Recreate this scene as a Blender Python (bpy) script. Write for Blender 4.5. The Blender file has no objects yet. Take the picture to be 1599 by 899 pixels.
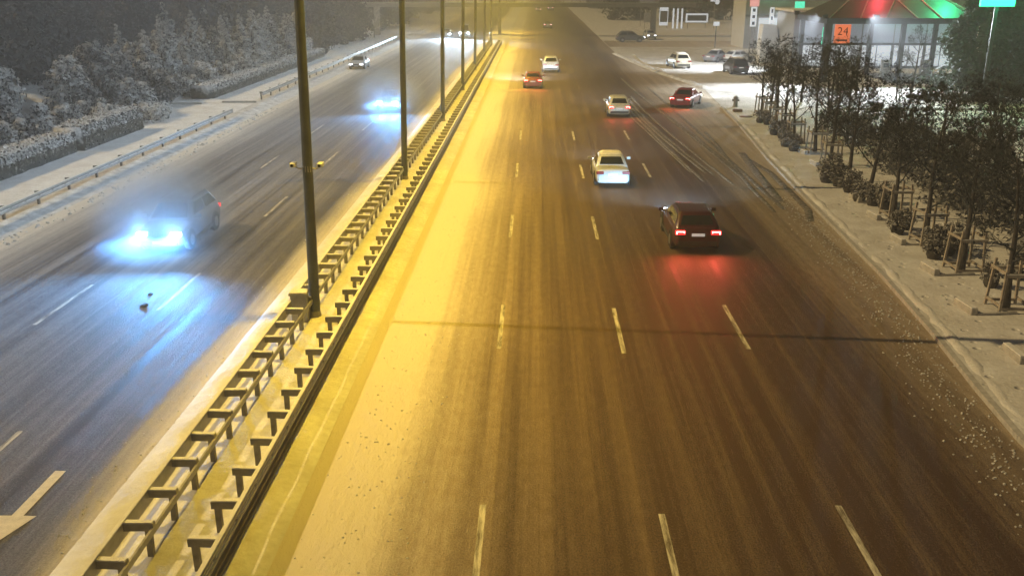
import bpy, bmesh, math, random
from math import sin, cos, pi, radians
from mathutils import Vector, Matrix, noise

random.seed(7)
SC = bpy.context.scene
COL = SC.collection

# ------------------------------------------------------------------ camera
cam_d = bpy.data.cameras.new('camera')
cam = bpy.data.objects.new('camera', cam_d)
COL.objects.link(cam)
cam_d.sensor_width = 36.0
cam_d.lens = 36.0 * 1430.0 / 1599.0
cam_d.clip_end = 3000
cam.location = (0, 0, 10.14)
cam.rotation_euler = (radians(90) - math.atan(484.5 / 1430.0), 0, radians(1.46))
SC.camera = cam

# ------------------------------------------------------------------ world, sun, exposure
SUN_EL, SUN_AZ = radians(39), radians(-85.5)      # azimuth measured from +Y towards +X
world = bpy.data.worlds.new('World')
SC.world = world
world.use_nodes = True
wn = world.node_tree
bg = wn.nodes['Background']
sky = wn.nodes.new('ShaderNodeTexSky')
sky.sky_type = 'NISHITA'
sky.sun_disc = False
sky.sun_elevation = SUN_EL
sky.sun_rotation = SUN_AZ
wn.links.new(sky.outputs[0], bg.inputs[0])
bg.inputs[1].default_value = 0.009

sun_d = bpy.data.lights.new('moon_sun', 'SUN')
sun_d.energy = 2.9
sun_d.angle = radians(0.4)
sun_d.color = (1.0, 0.73, 0.33)
sun = bpy.data.objects.new('moon_sun', sun_d)
COL.objects.link(sun)
sd = Vector((sin(SUN_AZ) * cos(SUN_EL), cos(SUN_AZ) * cos(SUN_EL), sin(SUN_EL)))
sun.rotation_euler = sd.to_track_quat('Z', 'Y').to_euler()
sun.location = sd * 80

SC.view_settings.view_transform = 'Standard'
SC.view_settings.look = 'None'
SC.view_settings.exposure = 0.0
SC.view_settings.gamma = 1.0
SC.view_settings.use_curve_mapping = False
SC.cycles.volume_bounces = 0
SC.cycles.max_bounces = 5
SC.cycles.transparent_max_bounces = 8
SC.cycles.sample_clamp_indirect = 4.0
SC.cycles.use_denoising = True

# ------------------------------------------------------------------ node helpers
def new_mat(name):
    m = bpy.data.materials.new(name)
    m.use_nodes = True
    nt = m.node_tree
    b = nt.nodes['Principled BSDF']
    return m, nt, b

def N(nt, typ, **kw):
    n = nt.nodes.new(typ)
    for k, v in kw.items():
        setattr(n, k, v)
    return n

def mathn(nt, op, a, b=None, c=None, clamp=False):
    n = N(nt, 'ShaderNodeMath', operation=op, use_clamp=clamp)
    for i, v in enumerate((a, b, c)):
        if v is None:
            continue
        if hasattr(v, 'is_output') or isinstance(v, bpy.types.NodeSocket):
            nt.links.new(v, n.inputs[i])
        else:
            n.inputs[i].default_value = v
    return n.outputs[0]

def mixc(nt, fac, a, b):
    n = N(nt, 'ShaderNodeMix', data_type='RGBA')
    for idx, v in ((0, fac), (6, a), (7, b)):
        if isinstance(v, bpy.types.NodeSocket):
            nt.links.new(v, n.inputs[idx])
        elif idx == 0:
            n.inputs[0].default_value = v
        else:
            n.inputs[idx].default_value = (*v, 1)
    return n.outputs[2]

def coords(nt, scale=(1, 1, 1), loc=(0, 0, 0), kind='Object'):
    tc = N(nt, 'ShaderNodeTexCoord')
    mp = N(nt, 'ShaderNodeMapping')
    mp.inputs['Scale'].default_value = scale
    mp.inputs['Location'].default_value = loc
    nt.links.new(tc.outputs[kind], mp.inputs[0])
    return mp.outputs[0]

def tex(nt, vec, scale=1.0, detail=4, rough=0.55, dist=0.0):
    n = N(nt, 'ShaderNodeTexNoise')
    nt.links.new(vec, n.inputs['Vector'])
    n.inputs['Scale'].default_value = scale
    n.inputs['Detail'].default_value = detail
    n.inputs['Roughness'].default_value = rough
    n.inputs['Distortion'].default_value = dist
    return n.outputs[0]

def maprange(nt, v, a, b, c=0.0, d=1.0, smooth=False):
    n = N(nt, 'ShaderNodeMapRange')
    if smooth:
        n.interpolation_type = 'SMOOTHSTEP'
    nt.links.new(v, n.inputs[0])
    for i, x in enumerate((a, b, c, d)):
        n.inputs[i + 1].default_value = x
    return n.outputs[0]

def ramp(nt, v, stops):
    n = N(nt, 'ShaderNodeValToRGB')
    nt.links.new(v, n.inputs[0])
    e = n.color_ramp.elements
    while len(e) < len(stops):
        e.new(0.5)
    for el, (p, c) in zip(e, stops):
        el.position = p
        el.color = (c, c, c, 1) if not isinstance(c, tuple) else (*c, 1)
    return n.outputs[0]

def bump(nt, b, h, strength=0.4, dist=0.05):
    n = N(nt, 'ShaderNodeBump')
    n.inputs['Strength'].default_value = strength
    n.inputs['Distance'].default_value = dist
    nt.links.new(h, n.inputs['Height'])
    nt.links.new(n.outputs[0], b.inputs['Normal'])

def simple(name, col, rough=0.6, metal=0.0, var=0.25, nscale=6.0, coat=0.0, bmp=0.0):
    m, nt, b = new_mat(name)
    v = coords(nt)
    n = tex(nt, v, nscale, 5, 0.6)
    dark = tuple(c * (1 - var) for c in col)
    lite = tuple(min(1, c * (1 + var)) for c in col)
    nt.links.new(mixc(nt, maprange(nt, n, 0.3, 0.7), dark, lite), b.inputs['Base Color'])
    b.inputs['Roughness'].default_value = rough
    b.inputs['Metallic'].default_value = metal
    if coat:
        b.inputs['Coat Weight'].default_value = coat
        b.inputs['Coat Roughness'].default_value = 0.08
    if bmp:
        bump(nt, b, n, bmp, 0.03)
    return m

def emit(name, col, strength):
    m, nt, b = new_mat(name)
    b.inputs['Base Color'].default_value = (*[min(1, c) * 0.5 for c in col], 1)
    b.inputs['Emission Color'].default_value = (*col, 1)
    b.inputs['Emission Strength'].default_value = strength
    return m

SNOWC = (0.80, 0.79, 0.77)

def snow_mat(name, dirt=0.15, scale=1.0, foot=False):
    m, nt, b = new_mat(name)
    v = coords(nt)
    n1 = tex(nt, v, 0.7 * scale, 6, 0.6)
    n2 = tex(nt, v, 5.5 * scale, 5, 0.65)
    f = mathn(nt, 'ADD', mathn(nt, 'MULTIPLY', n1, 0.6), mathn(nt, 'MULTIPLY', n2, 0.4))
    c = mixc(nt, maprange(nt, f, 0.33, 0.68), tuple(x * (1 - 2.2 * dirt) for x in (0.70, 0.66, 0.60)), SNOWC)
    h = n2
    if foot:
        vo = N(nt, 'ShaderNodeTexVoronoi')
        nt.links.new(v, vo.inputs['Vector'])
        vo.inputs['Scale'].default_value = 1.9
        vo.inputs['Randomness'].default_value = 1.0
        pit = maprange(nt, vo.outputs['Distance'], 0.05, 0.24, 0, 1, True)
        gate = maprange(nt, tex(nt, v, 0.45, 3), 0.42, 0.56, 1.0, 0.0, True)
        pit = mathn(nt, 'MAXIMUM', pit, gate)
        h = mathn(nt, 'ADD', mathn(nt, 'MULTIPLY', n2, 0.5), mathn(nt, 'MULTIPLY', pit, 1.2))
    nt.links.new(c, b.inputs['Base Color'])
    b.inputs['Roughness'].default_value = 0.75
    bump(nt, b, h, 0.55, 0.12 if foot else 0.07)
    return m

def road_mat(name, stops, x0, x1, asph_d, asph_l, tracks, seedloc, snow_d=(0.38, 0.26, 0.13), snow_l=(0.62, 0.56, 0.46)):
    """asphalt under thin driven snow: coverage follows the distance across the road"""
    m, nt, b = new_mat(name)
    tc = N(nt, 'ShaderNodeTexCoord')
    sep = N(nt, 'ShaderNodeSeparateXYZ')
    nt.links.new(tc.outputs['Object'], sep.inputs[0])
    wob = tex(nt, coords(nt, (0.05, 0.04, 1), seedloc), 1.0, 3)
    x = mathn(nt, 'ADD', sep.outputs[0], maprange(nt, wob, 0.3, 0.7, -0.45, 0.45))
    u = maprange(nt, x, x0, x1)
    cov = ramp(nt, u, stops)
    streak = tex(nt, coords(nt, (3.0, 0.035, 1), seedloc), 1.0, 6, 0.62, 0.3)
    fine = tex(nt, coords(nt, (9.0, 0.10, 1), seedloc), 1.0, 4, 0.6)
    clump = tex(nt, coords(nt, (5.0, 2.2, 1), seedloc), 1.0, 6, 0.72)
    grain = tex(nt, coords(nt, (26.0, 20.0, 1), seedloc), 1.0, 3, 0.7)
    lng = tex(nt, coords(nt, (0.25, 0.05, 1), seedloc), 1.0, 3)
    # long wheel-track bands
    wav = N(nt, 'ShaderNodeTexWave', wave_type='BANDS', bands_direction='X')
    nt.links.new(coords(nt, (1, 0.012, 1), (tracks[1], 0, 0)), wav.inputs[0])
    wav.inputs['Scale'].default_value = tracks[0]
    wav.inputs['Distortion'].default_value = 1.4
    wav.inputs['Detail'].default_value = 2
    wav.inputs['Detail Scale'].default_value = 0.6
    s = mathn(nt, 'ADD', mathn(nt, 'MULTIPLY', streak, 0.54), mathn(nt, 'MULTIPLY', fine, 0.20))
    s = mathn(nt, 'ADD', s, mathn(nt, 'MULTIPLY', wav.outputs['Fac'], 0.06))
    s = mathn(nt, 'ADD', s, mathn(nt, 'MULTIPLY', clump, 0.22))
    s = mathn(nt, 'ADD', s, mathn(nt, 'MULTIPLY', lng, 0.16))
    s = mathn(nt, 'ADD', s, mathn(nt, 'MULTIPLY', mathn(nt, 'SUBTRACT', grain, 0.5), 0.50))
    t = mathn(nt, 'ADD', cov, mathn(nt, 'SUBTRACT', s, 0.62))
    fac = maprange(nt, t, 0.02, 0.62, 0.0, 1.0)
    asp = mixc(nt, maprange(nt, grain, 0.3, 0.7), asph_d, asph_l)
    snow = mixc(nt, maprange(nt, mathn(nt, 'ADD', cov, mathn(nt, 'MULTIPLY', clump, 0.5)), 0.35, 0.95), snow_d, snow_l)
    nt.links.new(mixc(nt, fac, asp, snow), b.inputs['Base Color'])
    nt.links.new(maprange(nt, mathn(nt, 'ADD', fac, mathn(nt, 'MULTIPLY', streak, 0.5)), 0.15, 0.8, 0.56, 0.85), b.inputs['Roughness'])
    hh = mathn(nt, 'ADD', mathn(nt, 'MULTIPLY', clump, fac), mathn(nt, 'MULTIPLY', grain, 0.12))
    bump(nt, b, hh, 0.7, 0.10)
    return m

# ------------------------------------------------------------------ mesh helpers
class MB:
    def __init__(self):
        self.v, self.f = [], []
    def add(self, vs, fs):
        o = len(self.v)
        self.v += [tuple(p) for p in vs]
        self.f += [tuple(i + o for i in f) for f in fs]
    def box(self, c, s, rz=0.0, rx=0.0, ry=0.0):
        R = Matrix.Rotation(rz, 3, 'Z') @ Matrix.Rotation(ry, 3, 'Y') @ Matrix.Rotation(rx, 3, 'X')
        c = Vector(c)
        vs = [c + R @ Vector((sx * s[0] / 2, sy * s[1] / 2, sz * s[2] / 2))
              for sz in (-1, 1) for sy in (-1, 1) for sx in (-1, 1)]
        self.add(vs, [(0, 2, 3, 1), (4, 5, 7, 6), (0, 1, 5, 4), (2, 6, 7, 3), (0, 4, 6, 2), (1, 3, 7, 5)])
        return self
    def tube(self, pts, rad, n=8, cap=True):
        pts = [Vector(p) for p in pts]
        if not isinstance(rad, (list, tuple)):
            rad = [rad] * len(pts)
        rings = []
        for i, p in enumerate(pts):
            d = (pts[min(i + 1, len(pts) - 1)] - pts[max(i - 1, 0)]).normalized()
            a = d.orthogonal().normalized() if i == 0 else (a - d * a.dot(d)).normalized()
            bb = d.cross(a)
            rings.append([p + (a * cos(2 * pi * k / n) + bb * sin(2 * pi * k / n)) * rad[i] for k in range(n)])
        vs = [q for r in rings for q in r]
        fs = []
        for i in range(len(pts) - 1):
            for k in range(n):
                k2 = (k + 1) % n
                fs.append((i * n + k, i * n + k2, (i + 1) * n + k2, (i + 1) * n + k))
        if cap:
            fs.append(tuple(reversed(range(n))))
            fs.append(tuple((len(pts) - 1) * n + k for k in range(n)))
        self.add(vs, fs)
        return self
    def sweep_y(self, prof, ys, closed=True):
        """profile of (x, z) swept along y"""
        n = len(prof)
        vs = [(x, y, z) for y in ys for x, z in prof]
        fs = []
        for i in range(len(ys) - 1):
            for k in range(n if closed else n - 1):
                k2 = (k + 1) % n
                fs.append((i * n + k, (i + 1) * n + k, (i + 1) * n + k2, i * n + k2))
        if closed:
            fs.append(tuple(range(n)))
            fs.append(tuple((len(ys) - 1) * n + k for k in reversed(range(n))))
        self.add(vs, fs)
        return self
    def build(self, name, mat, parent=None, smooth=False, angle=None, loc=None):
        me = bpy.data.meshes.new(name)
        me.from_pydata(self.v, [], self.f)
        me.update()
        if mat:
            me.materials.append(mat)
        if smooth:
            me.polygons.foreach_set('use_smooth', [True] * len(me.polygons))
            if angle:
                me.set_sharp_from_angle(angle=radians(angle))
        o = bpy.data.objects.new(name, me)
        COL.objects.link(o)
        if parent:
            o.parent = parent
        if loc:
            o.location = loc
        return o

def bevel(o, w, seg=2):
    m = o.modifiers.new('bevel', 'BEVEL')
    m.width = w
    m.segments = seg
    m.limit_method = 'ANGLE'
    m.angle_limit = radians(40)
    return o

def tag(o, label=None, cat=None, group=None, kind=None):
    if label: o['label'] = label
    if cat: o['category'] = cat
    if group: o['group'] = group
    if kind: o['kind'] = kind
    return o

def thing(name, label, cat, loc=(0, 0, 0), rz=0.0, group=None):
    o = bpy.data.objects.new(name, None)
    o.empty_display_size = 0.3
    COL.objects.link(o)
    o.location = loc
    o.rotation_euler = (0, 0, rz)
    return tag(o, label, cat, group)

def dup(root, loc, rz=0.0, label=None, scale=1.0, group=None, rx=None):
    r = root.copy()
    COL.objects.link(r)
    r.location = loc
    r.rotation_euler = rx or (0, 0, rz)
    r.scale = (scale,) * 3 if not isinstance(scale, tuple) else scale
    if label: r['label'] = label
    if group: r['group'] = group
    for ch in list(root.children):
        c = ch.copy()
        COL.objects.link(c)
        c.parent = r
        for g in list(ch.children):
            d = g.copy()
            COL.objects.link(d)
            d.parent = c
    return r

def struct(name, mb, mat, smooth=False):
    o = mb.build(name, mat, smooth=smooth)
    o['kind'] = 'structure'
    return o

# ------------------------------------------------------------------ materials
M = {}
M['snow'] = snow_mat('snow', 0.10)
M['median_snow'] = snow_mat('median_snow', 0.13)
M['snow_foot'] = snow_mat('trodden_snow', 0.14, 1.2, True)
M['snow_lot'] = snow_mat('driven_snow', 0.20, 0.5, True)
M['snow_clean'] = snow_mat('fresh_snow', 0.04, 2.0)
M['snow_dirty'] = snow_mat('dirty_snow', 0.26, 2.4)
def slush():
    m, nt, b = new_mat('brown_slush')
    n = tex(nt, coords(nt), 7.0, 6, 0.7)
    nt.links.new(ramp(nt, n, [(0.38, (0.05, 0.038, 0.026)), (0.54, (0.17, 0.14, 0.105)), (0.70, (0.60, 0.56, 0.50))]), b.inputs['Base Color'])
    b.inputs['Roughness'].default_value = 0.7
    bump(nt, b, n, 0.8, 0.12)
    return m
M['slush'] = slush()
X0, X1 = -6.0, 18.0
def ux(x): return (x - X0) / (X1 - X0)
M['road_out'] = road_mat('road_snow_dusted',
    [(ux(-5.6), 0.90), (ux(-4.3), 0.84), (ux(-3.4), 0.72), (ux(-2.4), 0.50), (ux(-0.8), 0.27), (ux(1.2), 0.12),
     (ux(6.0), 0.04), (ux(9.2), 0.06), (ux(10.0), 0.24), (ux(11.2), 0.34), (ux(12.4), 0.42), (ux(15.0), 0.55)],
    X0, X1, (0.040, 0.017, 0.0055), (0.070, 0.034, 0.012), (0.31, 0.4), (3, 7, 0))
XL0, XL1 = -24.0, -7.0
def ul(x): return (x - XL0) / (XL1 - XL0)
M['road_in'] = road_mat('road_snow_dusted_oncoming',
    [(ul(-23.5), 0.85), (ul(-21.6), 0.70), (ul(-20.2), 0.42), (ul(-18.6), 0.20), (ul(-16.5), 0.18), (ul(-14.0), 0.21),
     (ul(-12.0), 0.16), (ul(-10.2), 0.10), (ul(-9.4), 0.12), (ul(-8.9), 0.5), (ul(-8.2), 0.8), (ul(-7.2), 0.9)],
    XL0, XL1, (0.042, 0.038, 0.038), (0.072, 0.066, 0.066), (0.29, 0.1), (11, 2, 0), (0.50, 0.47, 0.45))
def worn():
    m, nt, b = new_mat('worn_road_paint')
    n = tex(nt, coords(nt, (9, 1.1, 1)), 1.0, 6, 0.72)
    nt.links.new(mixc(nt, maprange(nt, n, 0.37, 0.60), (0.09, 0.065, 0.042), (0.58, 0.54, 0.45)), b.inputs['Base Color'])
    b.inputs['Roughness'].default_value = 0.65
    return m
M['marking'] = worn()
M['arrow'] = simple('fresh_road_paint', (0.66, 0.60, 0.50), 0.6, 0, 0.15, 6.0)
M['kerb'] = simple('kerb_concrete', (0.42, 0.40, 0.37), 0.8, 0, 0.25, 5.0, bmp=0.3)
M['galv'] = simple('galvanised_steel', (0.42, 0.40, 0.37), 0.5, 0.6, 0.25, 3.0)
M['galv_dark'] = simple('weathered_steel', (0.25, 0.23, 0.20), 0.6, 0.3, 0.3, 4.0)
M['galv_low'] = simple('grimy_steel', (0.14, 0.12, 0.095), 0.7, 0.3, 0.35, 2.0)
M['pole'] = simple('pole_paint', (0.075, 0.085, 0.105), 0.5, 0.2, 0.2, 2.0)
M['dark'] = simple('black_plastic', (0.02, 0.02, 0.022), 0.5, 0, 0.2)
M['tyre'] = simple('tyre_rubber', (0.022, 0.022, 0.022), 0.85, 0, 0.3)
M['rim'] = simple('wheel_alloy', (0.35, 0.35, 0.36), 0.35, 0.8, 0.15)
M['glass'] = simple('car_glass', (0.012, 0.014, 0.016), 0.08, 0, 0.1)
M['white_box'] = simple('white_housing', (0.72, 0.72, 0.70), 0.4, 0, 0.08)
M['cabinet'] = simple('cabinet_paint', (0.50, 0.47, 0.42), 0.6, 0.1, 0.15)
M['wood'] = simple('stake_wood', (0.36, 0.31, 0.25), 0.75, 0, 0.35, 7.0)
M['bark'] = simple('bark', (0.055, 0.047, 0.040), 0.9, 0, 0.4, 9.0, bmp=0.4)
M['bark_pale'] = simple('frosted_bark', (0.20, 0.18, 0.16), 0.9, 0, 0.4, 9.0, bmp=0.4)
M['twig'] = simple('twig', (0.036, 0.041, 0.044), 0.9, 0, 0.45, 3.0)
M['dead_leaf'] = simple('dry_leaf', (0.026, 0.031, 0.031), 0.85, 0, 0.45, 2.0)
M['sack'] = simple('root_ball_sacking', (0.05, 0.043, 0.035), 0.9, 0, 0.4, 7.0)
M['manhole'] = simple('rusty_iron', (0.20, 0.11, 0.06), 0.7, 0.4, 0.3, 6.0)
M['concrete'] = simple('concrete', (0.34, 0.33, 0.31), 0.85, 0, 0.15, 1.5, bmp=0.2)
M['wall_pale'] = simple('pale_cladding', (0.55, 0.56, 0.58), 0.6, 0, 0.08, 0.8)
M['wall_grey'] = simple('grey_cladding', (0.26, 0.27, 0.29), 0.6, 0, 0.1, 0.8)
M['station_dark'] = simple('dark_steel', (0.045, 0.05, 0.06), 0.5, 0.3, 0.15)
M['station_roof'] = simple('canopy_sheet', (0.075, 0.075, 0.08), 0.5, 0.2, 0.2, 0.6)
M['rib'] = simple('canopy_rib', (0.20, 0.18, 0.18), 0.5, 0.2, 0.1)

def snowy_leaf(name, leaf, amount, thr=(0.15, 0.6), scale=3.0, trans=0.0):
    m, nt, b = new_mat(name)
    v = coords(nt)
    n = tex(nt, v, scale, 3)
    g = N(nt, 'ShaderNodeNewGeometry')
    sep = N(nt, 'ShaderNodeSeparateXYZ')
    nt.links.new(g.outputs['Normal'], sep.inputs[0])
    up = mathn(nt, 'ABSOLUTE', sep.outputs[2])
    f = mathn(nt, 'ADD', up, mathn(nt, 'MULTIPLY', mathn(nt, 'SUBTRACT', n, 0.5), 1.1))
    f = mathn(nt, 'MULTIPLY', maprange(nt, f, thr[0], thr[1]), amount)
    base = mixc(nt, maprange(nt, n, 0.35, 0.65), tuple(c * 0.6 for c in leaf), tuple(c * 1.3 for c in leaf))
    nt.links.new(mixc(nt, f, base, (0.72, 0.71, 0.70)), b.inputs['Base Color'])
    b.inputs['Roughness'].default_value = 0.8
    if trans:
        ts = N(nt, 'ShaderNodeBsdfTranslucent')
        nt.links.new(mixc(nt, f, base, (0.72, 0.71, 0.70)), ts.inputs[0])
        mx = N(nt, 'ShaderNodeMixShader')
        mx.inputs[0].default_value = trans
        nt.links.new(b.outputs[0], mx.inputs[1]); nt.links.new(ts.outputs[0], mx.inputs[2])
        nt.links.new(mx.outputs[0], nt.nodes['Material Output'].inputs[0])
    return m
M['hedge'] = snowy_leaf('frosted_hedge_leaf', (0.085, 0.078, 0.062), 0.85, (0.2, 0.7))
M['frost'] = snowy_leaf('frosted_foliage', (0.075, 0.071, 0.066), 0.55, (0.25, 0.85), trans=.35)
M['frost_heavy'] = snowy_leaf('snow_laden_foliage', (0.11, 0.108, 0.10), 0.95, (0.1, 0.6), trans=.4)
M['frost_dark'] = snowy_leaf('dark_foliage', (0.040, 0.038, 0.034), 0.14, (0.5, 1.0))
M['needle'] = snowy_leaf('pine_needle', (0.030, 0.048, 0.030), 0.08, (0.6, 1.0), trans=.3)
M['shrub'] = snowy_leaf('frosted_shrub', (0.10, 0.088, 0.072), 0.5, (0.3, 0.9), 9.0)

# ------------------------------------------------------------------ ground and roads
def sheet(name, x0, x1, y0, y1, z, mat, nx=1, ny=1, hf=None):
    mb = MB()
    vs, fs = [], []
    for j in range(ny + 1):
        for i in range(nx + 1):
            x, y = x0 + (x1 - x0) * i / nx, y0 + (y1 - y0) * j / ny
            vs.append((x, y, z + (hf(x, y) if hf else 0)))
    for j in range(ny):
        for i in range(nx):
            a = j * (nx + 1) + i
            fs.append((a, a + 1, a + nx + 2, a + nx + 1))
    mb.add(vs, fs)
    return struct(name, mb, mat, smooth=bool(hf))

sheet('ground', -450, 450, -60, 720, -0.12, M['snow'], 1, 1)

KERB = [(-60, 11.25), (14, 11.3), (19.2, 11.35), (21.9, 11.6), (26, 12.08), (31.7, 12.56), (38.9, 12.93), (43.8, 13.18),
        (53.7, 13.75), (62, 14.45), (68.8, 14.95), (76.5, 15.4)]
def kerb_x(y):
    for (a, xa), (b, xb) in zip(KERB, KERB[1:]):
        if a <= y <= b:
            return xa + (xb - xa) * (y - a) / (b - a)
    return KERB[-1][1]

# outbound carriageway (follows the widening kerb), runs on far away
def road_out():
    mb = MB()
    ys = [-60 + 4 * i for i in range(35)] + [90, 105, 133, 158, 176, 260, 400, 700]
    edge = lambda y: kerb_x(y) if y <= 76.5 else (16.2 if y <= 90 else 16.2 - (y - 90) * 0.115 if y <= 133 else 11.2)
    ys = sorted(y for y in set(ys))
    for y0, y1 in zip(ys, ys[1:]):
        mb.add([(-5.0, y0, 0), (edge(y0), y0, 0), (edge(y1), y1, 0), (-5.0, y1, 0)], [(0, 1, 2, 3)])
    return struct('road', mb, M['road_out'])
road_out()
sheet('road_oncoming', -23.3, -7.75, -60, 700, 0.0, M['road_in'])
sheet('side_street', 11.3, 120, 146, 160, 0.004, M['road_out'])
# median strip: raised snow between the rails
def med_h(x, y):
    e = min(x + 7.9, -4.75 - x)
    return 0.10 * min(1, max(0, e) / 0.5) + 0.035 * noise.noise((x * 1.3, y * 0.9, 0)) * min(1, e / 0.4)
sheet('median_strip', -7.9, -4.75, -10, 260, 0.008, M['median_snow'], 14, 700, med_h)
# hedge-side verge and pavement
def verge_h(x, y):
    return 0.03 * noise.noise((x * 0.8, y * 0.8, 3))
def berm_h(x, y):
    e = max(0, 1 - abs(x + 22.9) / 1.1)
    return e * (0.16 + 0.09 * noise.noise((x * 1.4, y * 0.8, 5)))
sheet('snow_verge', -23.9, -21.7, 0, 260, 0.006, M['snow_dirty'], 12, 500, berm_h)
sheet('pavement_hedge_side', -28.6, -23.8, -20, 260, 0.05, M['snow'], 12, 200, verge_h)
# station-side pavement behind the kerb
def pavement():
    mb = MB()
    ys = [-20 + 0.5 * i for i in range(194)]
    ys[-1] = 76.5
    K = 12
    for j, y in enumerate(ys):
        k = kerb_x(y)
        for i in range(K + 1):
            x = k + 0.0 + i * 9.0 / K
            mb.v.append((x, y, 0.13 + 0.02 * noise.noise((x, y, 9)) * (i > 0)))
    for j in range(len(ys) - 1):
        for i in range(K):
            a = j * (K + 1) + i
            mb.f.append((a, a + 1, a + K + 2, a + K + 1))
    return struct('pavement_station_side', mb, M['snow_foot'], True)
pavement()
def ridge_strip(name, path, w, h, mat, seed, kind='structure'):
    """a lumpy snow ridge along a path of (x, y)"""
    mb = MB()
    pts = []
    for (xa, ya), (xb, yb) in zip(path, path[1:]):
        n = max(1, int(math.hypot(xb - xa, yb - ya) / 0.30))
        pts += [(xa + (xb - xa) * i / n, ya + (yb - ya) * i / n) for i in range(n)]
    pts.append(path[-1])
    K = 8
    for j, (x, y) in enumerate(pts):
        a = pts[max(0, j - 1)]; c = pts[min(len(pts) - 1, j + 1)]
        dx, dy = c[0] - a[0], c[1] - a[1]
        L = math.hypot(dx, dy) or 1
        nx, ny = dy / L, -dx / L
        fade = min(1, j / 4, (len(pts) - 1 - j) / 4)
        for i in range(K + 1):
            s = (i / K - 0.5) * 2
            px, py = x + nx * s * w / 2, y + ny * s * w / 2
            ww = 1 + 0.5 * noise.noise((px * 1.1, py * 1.1, seed))
            z = h * fade * max(0, (1 - s * s)) * ww + 0.25 * h * noise.noise((px * 4, py * 4, seed + 2)) * (1 - s * s) * fade
            mb.v.append((px, py, z + 0.006 if abs(s) < 1 else -0.02))
    for j in range(len(pts) - 1):
        for i in range(K):
            a = j * (K + 1) + i
            mb.f.append((a, a + K + 1, a + K + 2, a + 1))
    o = mb.build(name, mat, smooth=True)
    o['kind'] = kind
    return o
# station-side kerb stones, then the ploughed ridge that lies along them
mb = MB()
for (a, xa), (b, xb) in zip(KERB, KERB[1:]):
    if b < 5: continue
    L = math.hypot(xb - xa, b - a)
    mb.box(((xa + xb) / 2 - 0.09, (a + b) / 2, 0.045), (0.16, L - 0.01, 0.19), rz=-math.atan2(xb - xa, b - a))
struct('kerb', mb, M['kerb'])
kr = ridge_strip('snow_ridge_kerb', [(kerb_x(y) + 0.25, y) for y in [4, 12, 19, 26, 32, 39, 44, 54, 62, 69, 76]], 0.75, 0.15, M['snow_clean'], 1)
ridge_strip('snow_ridge_turn', [(11.75, 64), (11.6, 58), (11.25, 52), (11.0, 46), (10.95, 41)], 0.25, 0.03, M['slush'], 8)
ridge_strip('snow_ridge_turn', [(12.6, 56), (12.3, 52), (12.0, 47.5), (11.7, 43)], 0.5, 0.07, M['slush'], 12)
ridge_strip('snow_ridge_bay', [(12.5, 54), (12.9, 50), (12.75, 45), (12.6, 41.5), (12.1, 39.3)], 0.40, 0.04, M['slush'], 14)
rt = random.Random(77)
for k in range(8):
    xa, xb = 6.4 + .62 * k + rt.uniform(-.2, .2), 8.6 + .42 * k + rt.uniform(-.2, .2)
    ya, yb = rt.uniform(80, 100), rt.uniform(40, 52)
    ridge_strip('tyre_track_ridge', [(xa + (xb - xa) * u ** 1.4 + .25 * sin(u * 3 + k), ya + (yb - ya) * u) for u in (0, .2, .4, .6, .8, 1)],
                rt.uniform(.14, .32), rt.uniform(.02, .045), M['slush'], 30 + k)
ridge_strip('snow_ridge_lot', [(16.4, 89), (15.3, 97), (13.9, 105), (12.3, 119), (11.0, 133)], 0.9, 0.22, M['snow_dirty'], 16)
ridge_strip('snow_ridge_lot', [(13.6, 131), (13.4, 118), (14.6, 106)], 0.6, 0.15, M['snow_dirty'], 18)
ridge_strip('snow_ridge_oncoming', [(-8.15, 6), (-8.1, 30), (-8.0, 60), (-8.0, 120)], 1.1, 0.12, M['snow'], 22)
# forecourt of driven snow
def lot():
    mb = MB()
    mb.add([(15.4, 76.5, 0.004), (60, 76.5, 0.004), (60, 146, 0.004), (11.3, 146, 0.004), (11.2, 133, 0.004), (16.2, 90, 0.004)],
           [(0, 1, 2, 3, 4, 5)])
    return struct('forecourt', mb, M['snow_lot'])
lot()
# hedge-side bank
def hill_h(x, y):
    d = -33 - x
    return 0 if d < 0 else min(11, 0.16 * d) + 0.5 * noise.noise((x * 0.08, y * 0.08, 1)) * min(1, d / 6)
sheet('hill', -160, -28.6, -20, 420, -0.02, M['snow'], 50, 60, hill_h)
def far_h(x, y):
    return max(0, (y - 330)) * 0.13 + 2.0 * noise.noise((x * 0.02, y * 0.02, 4)) * min(1, max(0, y - 330) / 40)
sheet('hills_far', 18, 420, 330, 600, -0.02, M['frost_dark'], 30, 20, far_h)

# lane markings
mb = MB()
def dash(x, y0, L, w=0.13):
    mb.add([(x - w / 2, y0, 0.004), (x + w / 2, y0, 0.004), (x + w / 2, y0 + L, 0.004), (x - w / 2, y0 + L, 0.004)], [(0, 1, 2, 3)])
for x, ph in ((-1.0, 0.45), (2.58, 0.2), (6.2, 0.6)):
    for k in range(0, 6):
        dash(x, ph + 12.0 * k, 3.75)
for x, ph in ((-12.1, 3.0), (-15.4, 1.6)):
    for k in range(0, 6):
        dash(x, ph + 12.2 * k, 3.9)
struct('lane_markings', mb, M['marking'])
mb = MB()
mb.add([(-10.36, 15.55, 0.010), (-10.12, 15.55, 0.010), (-10.12, 17.3, 0.010), (-10.36, 17.3, 0.010)], [(0, 1, 2, 3)])
mb.add([(-10.85, 15.55, 0.010), (-10.30, 14.2, 0.010), (-9.85, 15.55, 0.010)], [(0, 1, 2)])
struct('lane_arrow', mb, M['arrow'])

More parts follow.
